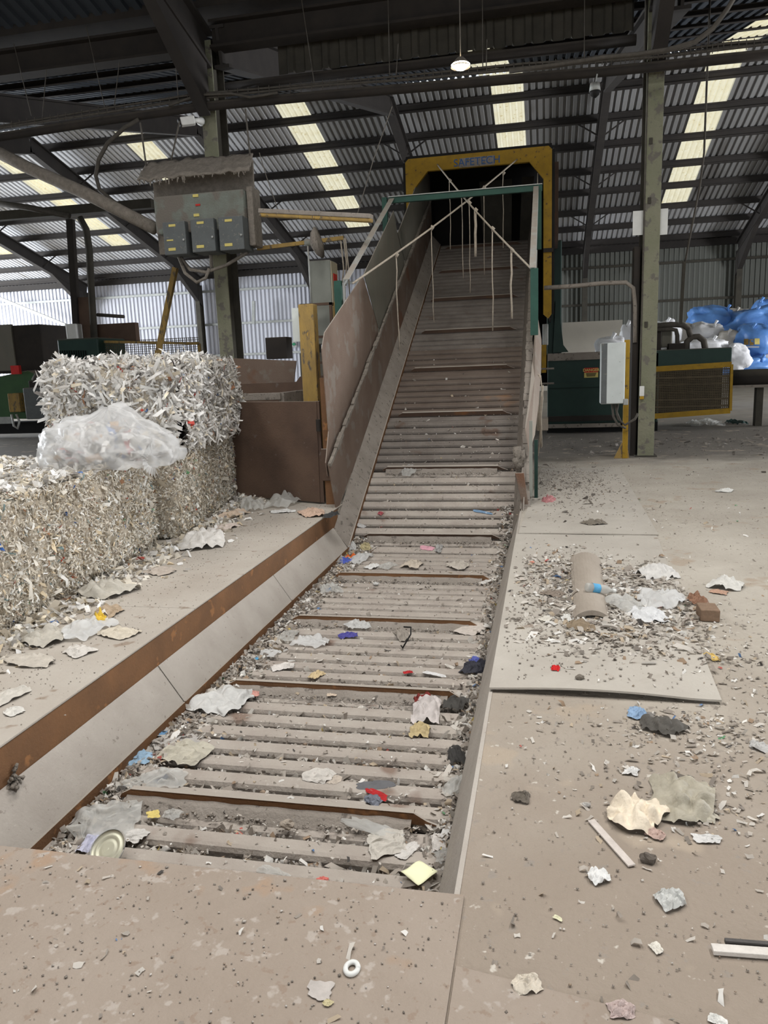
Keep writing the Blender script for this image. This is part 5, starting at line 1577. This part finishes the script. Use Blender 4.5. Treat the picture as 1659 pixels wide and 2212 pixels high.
    ('crumpled_paper', 1346, 2180, 58, 40, 'floor', P(190, 172, 166), 'crumpled pinkish paper near the bottom edge', 'paper', .7, 14),
    ('paper_scrap', 1418, 2046, 24, 26, 'floor', P(222, 216, 204), 'torn white scrap between silver wrapper and pinkish paper', 'paper', .6, 10),
    ('paper_scrap', 1205, 1983, 20, 9, 'floor', P(222, 218, 186), 'tiny pale yellow scrap below the white tissue ball', 'paper', .4, 8),
    ('paper_scrap', 1550, 2202, 36, 22, 'floor', P(222, 220, 214), 'white scrap at the bottom right corner', 'paper', .6, 10),
    ('plastic_scrap', 1183, 1079, 28, 22, 'floor', P(176, 120, 120), 'dull pink plastic beside the conveyor foot', 'plastic scrap', .8, 10),
    ('plastic_film', 1520, 914, 70, 18, 'floor', FILM, 'grey film lying under the mesh guard', 'plastic film', .3, 14),
    ('plastic_scrap', 1587, 913, 30, 14, 'floor', P(40, 62, 58), 'dark green plastic heap by the trestle leg', 'plastic scrap', .7, 10),
    ('paper_scrap', 1567, 1059, 30, 8, 'floor', P(222, 220, 214), 'white scrap on the open floor right of column', 'paper', .3, 8),
    ('bark', 1255, 1350, 58, 26, 'plate', P(138, 122, 100), 'splintered bark in front of the curved plank', 'bark', .5, 12),
    ('twigs', 1282, 1130, 48, 10, 'plate', P(120, 112, 100), 'dusty dark twigs at the seam between plates', 'twigs', .6, 10),
    ('card', 1180, 1334, 26, 16, 'plate', P(206, 200, 188), 'pale card left of the plank end', 'card', .3, 8),
    ('paper_scrap', 1225, 1333, 28, 20, 'plate', P(210, 208, 202), 'white triangle paper beside the plank end', 'paper', .5, 8),
    ('cardboard', 1195, 1282, 50, 14, 'plate', P(134, 122, 110), 'curled brown cardboard left of the plank', 'card', .5, 10),
    # ---- left deck
    ('plastic_bag', 190, 1356, 92, 42, 'deck', MILK, 'white bag with yellow print in front of near bale', 'plastic bag', .8, 20),
    ('plastic_scrap', 218, 1343, 32, 16, 'deck', P(226, 190, 70), 'yellow printed corner of the white bag', 'plastic scrap', 2.2, 10),
    ('plastic_film', 255, 1366, 90, 22, 'deck', P(206, 196, 178), 'long cream strip right of white and yellow bag', 'plastic film', .5, 14),
    ('plastic_film', 100, 1375, 90, 38, 'deck', P(186, 180, 168), 'grey film heap left of the white and yellow bag', 'plastic film', .6, 18),
    ('plastic_film', 60, 1425, 120, 26, 'deck', P(190, 182, 170), 'wavy long film strip on the deck at left', 'plastic film', .5, 18),
    ('rag', 170, 1405, 60, 22, 'deck', P(206, 200, 192), 'frayed white strips below the white and yellow bag', 'rag', .5, 14),
    ('plastic_film', 12, 1500, 56, 60, 'deck', P(196, 190, 180), 'film scraps at the left picture edge', 'plastic film', .5, 16),
    ('plastic_film', 30, 1535, 50, 18, 'deck', P(210, 206, 198), 'white curl at left edge near the deck corner', 'plastic film', .4, 12),
    ('plastic_film', 225, 1275, 110, 34, 'deck', P(190, 184, 172), 'grey-white film along the bale foot', 'plastic film', .6, 18),
    ('paper_scrap', 235, 1320, 60, 24, 'deck', P(176, 156, 132), 'brown paper among film at the bale foot', 'paper', .6, 14),
    ('plastic_film', 345, 1232, 70, 20, 'deck', P(182, 170, 158), 'dull pinkish film flat on the deck', 'plastic film', .3, 12),
    ('rag', 438, 1163, 90, 44, 'deck', P(214, 210, 204), 'white rags heaped at the foot of far bale', 'rag', .6, 20),
    ('plastic_film', 490, 1137, 50, 14, 'deck', P(206, 192, 182), 'pale pink strip right of white rags', 'plastic film', .4, 12),
    ('plastic_bag', 612, 1083, 60, 30, 'deck', FILM, 'clear bag in front of the rusty gate panel', 'plastic bag', .9, 18),
    ('plastic_bag', 545, 1090, 56, 36, 'deck', FILM, 'grey bag left in front of the rusty gate panel', 'plastic bag', .9, 18),
    ('rag', 500, 1112, 40, 22, 'deck', P(196, 176, 156), 'beige rag between bale and grey bag', 'rag', .8, 14),
    ('plastic_strip', 610, 1104, 50, 8, 'deck', P(216, 214, 210), 'white strip under the clear bag', 'plastic strip', .3, 8),
    ('magazine_page', 678, 1107, 52, 22, 'deck', P(196, 168, 148), 'torn printed page at the deck corner', 'paper', .5, 14),
    ('bin_liner_scrap', 716, 1110, 26, 34, 'deck', P(62, 62, 62), 'black dusty rag draped over the deck corner', 'rag', .9, 14),
]
for it in L_:
    crumple(it[0], *it[1:6], it[6], it[7], it[8], it[9] * (1.6 if it[5] == 'floor' else 1.25), max(it[10], 12) + 2)

# black loop of strap
c, _ = onbelt(875, 1395)
pts = [(c[0] - 0.03, c[1], c[2] + 0.0), (c[0] + 0.0, c[1] - 0.1, c[2] + 0.02), (c[0] + 0.05, c[1] - .02, c[2] + 0.10), (c[0] + 0.04, c[1] + 0.05, c[2] + 0.13), (c[0] - 0.02, c[1] + 0.08, c[2] + 0.12)]
MB().tube(pts, 0.006, 6).build('strap_loop', mt['black'], smooth=True, label='thin black strap loop standing up beside twisted rag', cat='strap')
c, _ = onbelt(505, 1783)
# tin lid
c, _ = onbelt(236, 1856)
t = thing('tin_lid', (c[0], c[1], c[2]), 'ribbed pale metal tin lid leaning at the pit front corner', 'lid')
m = MB()
rad = 0.083
NR, NA = 12, 36
V, F = [], []
rot = Matrix.Rotation(math.radians(38), 4, 'X') @ Matrix.Rotation(math.radians(-8), 4, 'Y')
for i in range(NR + 1):
    r = rad * i / NR
    z = 0.004 * math.sin(i * 1.7) if 5 < i < 12 else (0.006 if i == 12 else 0)
    for k in range(NA):
        a = 2 * math.pi * k / NA
        p = rot @ Vector((r * math.cos(a), r * math.sin(a), z))
        V.append((c[0] + p.x, c[1] + p.y, c[2] + 0.05 + p.z))
for i in range(NR):
    for k in range(NA):
        F.append((i * NA + k, i * NA + (k + 1) % NA, (i + 1) * NA + (k + 1) % NA, (i + 1) * NA + k))
m.add(V, F)
m.build('lid_disc', M('tin_lacquer', (206, 204, 180), (192, 190, 172), 9, 0.4, metal=0.3), t, smooth=True, solid=0.001)
ring = [rot @ Vector((rad * math.cos(2 * math.pi * k / 32), rad * math.sin(2 * math.pi * k / 32), 0.004)) for k in range(33)]
MB().tube([(c[0] + p.x, c[1] + p.y, c[2] + 0.05 + p.z) for p in ring], 0.0035, 6).build('rolled_rim', mt['galv'], t, smooth=True)
# yellow note
c, _ = onbelt(905, 1900)
cs = [onbelt(*q)[0] for q in ((866, 1897), (908, 1873), (946, 1897), (904, 1927))]
V, F = [], []
for i in range(9):
    for j in range(9):
        u, v = i / 8, j / 8
        p = (1 - v) * ((1 - u) * cs[0] + u * cs[1]) + v * ((1 - u) * cs[3] + u * cs[2])
        V.append((p[0], p[1], p[2] + 0.03 + 0.008 * mn.noise(Vector((u * 2, v * 2, 4)))))
for i in range(8):
    for j in range(8):
        F.append((i * 9 + j, (i + 1) * 9 + j, (i + 1) * 9 + j + 1, i * 9 + j + 1))
MB().add(V, F).build('sticky_note', M('pale_yellow_paper', (230, 230, 192), None, rough=0.8), solid=0.001, smooth=True, label='pale yellow square note lying on the near slats', cat='note')
# stone
def stone(px, py, r, surf, col, label, cat='stone', name='stone'):
    c = onbelt(px, py)[0] if surf == 'belt' else onz(px, py, SURF[surf])
    if surf == 'plate':
        c = onz(px, py, plate_z(c[0], c[1]))
    V, F = [], []
    for i in range(12):
        for j in range(9):
            u, v = 2 * math.pi * i / 12, math.pi * j / 8
            d = Vector((math.sin(v) * math.cos(u), math.sin(v) * math.sin(u) * .8, math.cos(v) * .6))
            k = r * (1 + 0.5 * mn.noise(d * 2 + Vector((px, py, 0))))
            V.append((c[0] + d.x * k, c[1] + d.y * k, c[2] + r * .45 + d.z * k))
    for i in range(12):
        for j in range(8):
            a, b = i, (i + 1) % 12
            F.append((a * 9 + j, a * 9 + j + 1, b * 9 + j + 1, b * 9 + j))
    return MB().add(V, F).build(name, P(*col), label=label, cat=cat)


stone(620, 1787, 0.034, 'belt', (172, 160, 146), 'beige broken stone on the nearest slats')
stone(812, 1264, 0.03, 'belt', (208, 206, 202), 'small white pot lid lying below fourth flight', 'lid', 'pot_lid')
stone(1150, 1217, 0.02, 'plate', (206, 140, 120), 'salmon pink lump at the left of plank litter', 'lump', 'pink_lump')
stone(1252, 1467, 0.022, 'plate', (120, 112, 102), 'dark stone on the warped plate near red scrap')
stone(1400, 1860, 0.026, 'floor', (96, 88, 80), 'dark hairy fluff ball near the white lath', 'fluff ball', 'fluff_ball')
stone(1267, 1742, 0.014, 'floor', (176, 172, 166), 'small pale stone left of the cream tissue')
# curved plank with bottle
pl = thing('curved_plank', (0.31, 5.4, 0.01), 'long dusty plank with rounded back lying on the warped plate', 'plank')
a0, a1, b0, b1 = onz(1238, 1337, .02), onz(1318, 1337, .02), onz(1232, 1207, .02), onz(1296, 1207, .02)
V, F = [], []
NS = 10
for e, (l, r) in enumerate(((a0, a1), (b0, b1))):
    for k in range(NS + 1):
        u = k / NS
        p = l + (r - l) * u
        V.append((p[0], p[1], 0.022 + 0.055 * math.sin(math.pi * u) ** 0.7))
    for k in range(NS + 1):
        u = 1 - k / NS
        p = l + (r - l) * u
        V.append((p[0], p[1], 0.012 + 0.030 * math.sin(math.pi * u)))
n_ = 2 * (NS + 1)
for k in range(n_):
    F.append((k, (k + 1) % n_, n_ + (k + 1) % n_, n_ + k))
F.append(tuple(range(n_ - 1, -1, -1)))
F.append(tuple(range(n_, 2 * n_)))
MB().add(V, F).build('plank_body', mt['concretewood'], pl, bevel=0.003)
bt = thing('water_bottle', tuple(onz(1295, 1272, .09)), 'clear plastic bottle with blue label resting on the plank', 'bottle')
p0, p1 = onz(1266, 1268, .11), onz(1325, 1276, .06)
d = p1 - p0
prof_b = [(0.0, .018), (0.03, .029), (.1, .031), (.42, .031), (.5, .027), (.56, .031), (.75, .029), (.86, .014), (1.0, .013)]
MB().tube([p0 + d * a for a, _ in prof_b], [r for _, r in prof_b], 16).build('bottle_body', mt['film'], bt, smooth=True)
MB().tube([p0 + d * .2, p0 + d * .46], .0325, 16, cap=False).build('label_sleeve', P(96, 170, 214), bt, smooth=True)
MB().tube([p0 + d * .96, p0 + d * 1.07], .016, 12).build('cap', mt['whiteplain'], bt, smooth=True)
# wooden block, lath, trunking, ring, can
c = onz(1528, 1338, 0)
MB().prism([(c[0] - .05, c[1] - .05, 0.003), (c[0] + .06, c[1] - .06, 0.003), (c[0] + .06, c[1] + .09, .003), (c[0] - .05, c[1] + .1, .003)], (0.0, 0, 0.075)).build('wooden_block', P(136, 112, 92), bevel=0.006, label='brown wooden block on the floor right of the plank', cat='block')
l0, l1 = onz(1277, 1772, .008), onz(1365, 1870, .008)
MB().beam(l0, l1, 0.026, 0.006).build('lath', P(206, 196, 188), bevel=0.001, label='thin whitish lath lying slantwise below the cream tissue', cat='lath')
l0, l1 = onz(1538, 2050, .012), onz(1700, 2062, .012)
MB().beam(l0, l1, 0.030, 0.014).build('trunking', P(214, 208, 200), bevel=0.002, label='white plastic trunking length at the lower right edge', cat='trunking')
l0, l1 = onz(1566, 2033, .016), onz(1700, 2044, .016)
MB().beam(l0, l1, 0.012, 0.012).build('metal_strip', P(86, 82, 80), label='dark strip lying behind the white trunking', cat='strip')
c = onz(760, 2092, 0.018)
MB().tube([(c[0] + .0165 * math.cos(2 * math.pi * k / 24), c[1] + .021 * math.sin(2 * math.pi * k / 24), c[2] + .001) for k in range(25)], 0.0072, 8).build('plastic_ring', mt['whiteplain'], smooth=True, label='white plastic ring near the bottom centre', cat='ring')
c = onx(30, 1692, PX0 + 0.02)
m = MB()
for i in range(40):
    v = rng.normal(0, 1, 3)
    m.tube([c + v * [.012, .018, .02], c + v * [.016, .025, .026] + rng.normal(0, .006, 3)], [.012, .006], 5)
m.build('dust_clump', mt['fluff'], smooth=True, label='grey dust clump stuck on the rusty pit face at left', cat='dust clump')

# ================================================================== UNCOUNTABLE DEBRIS


def scatter(n, x0, x1, y0, y1, z):
    return np.c_[rng.uniform(x0, x1, n), rng.uniform(y0, y1, n), np.full(n, z)]


def stuff(name, pts, size, pal, label, lump=False, flat=0.35, elong=2.5, curl=.35):
    n = len(pts)
    sz = np.abs(rng.normal(size, size * .55, n)) + size * .25
    pts = np.array(pts)
    pts[:, 2] += sz * (0.18 if lump else 0.12)
    f = lumps if lump else chips
    kw = {} if lump else dict(flat=flat, elong=elong, curl=curl)
    return f(name, pts, sz, pick(pal, n, .1), None, label=label, cat='debris', kind='stuff', **kw)


# floor grit, right of the pit and in front
pts = np.r_[scatter(3800, -0.2, 2.6, 0.9, 4.5, .004), scatter(3600, 0.4, 5.5, 3.5, 12, .003), scatter(2400, -3.2, -0.25, 0.9, 2.03, .014)]
stuff('floor_grit', pts, .0048, PAL_GREY, 'grey grit scattered over the whole floor', True)
def clus(n, cx, cy, sx, sy, z, lim=None):
    p = np.c_[rng.normal(cx, sx, n), rng.normal(cy, sy, n), np.full(n, z)]
    if lim:
        p = p[(p[:, 0] > lim[0]) & (p[:, 0] < lim[1]) & (p[:, 1] > lim[2]) & (p[:, 1] < lim[3])]
    return p
pts = np.r_[scatter(500, -0.2, 2.6, 0.9, 4.5, .004), scatter(700, 0.9, 5, 3.5, 12, .003), scatter(160, -3.2, -0.25, 0.9, 2.03, .014),
            clus(300, .62, 2.75, .25, .18, .004), clus(450, .75, 3.25, .3, .14, .004, (-.2, 3, 2, 3.52)), clus(350, 1.05, 4.2, .2, .5, .004, (.85, 2, 3, 6)), clus(300, 0.6, 8.2, .6, .6, .015)]
stuff('floor_scraps', pts, .011, PAL_LITTER, 'small paper and plastic scraps dotted over the floor')
lm_ = (-.24, .95, 3.6, 7.0)
pts = np.r_[clus(900, .1, 5.5, .16, .45, .018, lm_), clus(900, .62, 5.3, .2, .4, .018, lm_), clus(900, .45, 4.6, .3, .35, .018, lm_)]
pts[:, 2] = [plate_z(a, b) for a, b in pts[:, :2]]
stuff('plank_scraps', pts, .019, PAL_LITTER, 'dusty scraps heaped around the curved plank')
pts = np.r_[clus(2500, .3, 5.0, .35, .7, .017, lm_)]
pts[:, 2] = [plate_z(a, b) for a, b in pts[:, :2]]
stuff('plank_grit', pts, .009, PAL_GREY, 'grey crumbs spread around the curved plank', True)
# left belt edge, right belt edge
def belt_pts(n, x, s):
    out = []
    for i in range(n):
        y, z = bp(s[i])
        out.append((x[i], y, z))
    return np.array(out)
n = 5200
s_ = 2.1 + (rng.random(n) ** 0.9) * 6.4
stuff('belt_edge_scraps', belt_pts(n, -2.19 + np.abs(rng.normal(0, .11, n)), s_), .018, PAL_LITTER, 'white and coloured scraps packed along the left belt edge', flat=.7)
n = 2600
s_ = 2.1 + (rng.random(n) ** 1.0) * 7.0
stuff('belt_edge_scraps', belt_pts(n, -.38 - np.abs(rng.normal(0, .07, n)), s_), .018, PAL_LITTER, 'grey scraps packed along the right belt edge', flat=.7)
# in the gaps between slats, thinning out up the incline
gs = []
s = 3.12 - SP * 6 + 0.1 + SP / 2
while s < 13.5:
    k = int(110 * max(0.08, 1 - max(0, (s - 4.0)) / 6.0))
    gs += [(rng.uniform(-2.15, -.4), s + rng.normal(0, .012)) for _ in range(k)]
    s += SP
gs = np.array(gs)
bpnt = belt_pts(len(gs), gs[:, 0], gs[:, 1])
bpnt[:, 2] -= 0.035
stuff('slat_gap_scraps', bpnt, .022, PAL_LITTER, 'light scraps filling the gaps between the near slats', flat=.9)
gs2 = gs[rng.random(len(gs)) < np.where(gs[:, 1] > 7.5, .25, .85)]
bpnt = belt_pts(len(gs2), gs2[:, 0], gs2[:, 1])
bpnt[:, 2] -= 0.04
stuff('slat_gap_dust', bpnt, .022, PAL_GREY, 'grey dust clods settled between the slats', True)
n = 2600
s_ = 2.2 + rng.random(n) ** 1.3 * 9
stuff('slat_crumbs', belt_pts(n, rng.uniform(-2.1, -.4, n), s_) + [0, 0, .002], .009, PAL_LITTER, 'tiny pale crumbs on top of the slats')
n = 3500
s_ = np.array([random.choice([f for f in flight_s if f < 11 and f > 2.5]) for _ in range(n)]) - np.abs(rng.normal(0.05, .04, n))
bq = belt_pts(n, rng.uniform(-2.02, -.55, n), s_)
bq[:, 2] -= .012
stuff('flight_dust', bq, .010, PAL_GREY, 'grey dust drifts lying in front of the flights', True)
# along the bales
def bale_foot(n, sd):
    y = rng.uniform(2.6, 9.2, n)
    xf = np.where(y < 6.5, -3.30 - (y - 3.0) * .078, -3.42 - (y - 6.5) * .18)
    return np.c_[xf + np.abs(rng.normal(0, sd, n)), y, np.full(n, .014)]
stuff('bale_foot_scraps', bale_foot(2600, .17), .030, PAL_WHITE + PAL_BALE[:5], 'white and grey scraps fallen along the foot of the bales', flat=.6)
stuff('bale_foot_grit', np.r_[bale_foot(1500, .3), scatter(900, -3.1, -2.4, 2.2, 8.5, .014)], .006, PAL_GREY, 'grey grit on the deck beside the bales', True)
n = 900
lx = rng.uniform(-2.37, -2.22, n)
stuff('ledge_dust', np.c_[lx, rng.uniform(2.1, 8.1, n), -.19 - (lx + 2.376) * 1.5], .006, PAL_GREY, 'dust crumbs lying on the left pit ledge', True)
# dusty ground under the raised conveyor and the baler
stuff('conveyor_foot_dust', clus(1300, .3, 10.2, .35, 1.0, .016), .014, PAL_GREY, 'dust crumbs on the ground beside the raised conveyor', True)
stuff('baler_foot_dust', clus(500, 2.2, 14.8, 1.6, .9, .004), .016, PAL_DARK, 'dark rubbish crumbs on the ground before the baler', True)
stuff('conveyor_foot_scraps', np.r_[clus(60, .3, 10.2, .35, 1.0, .018), clus(160, 2.2, 14.8, 1.8, .9, .006)], .035, PAL_DARK, 'torn scraps on the dark ground by the baler')
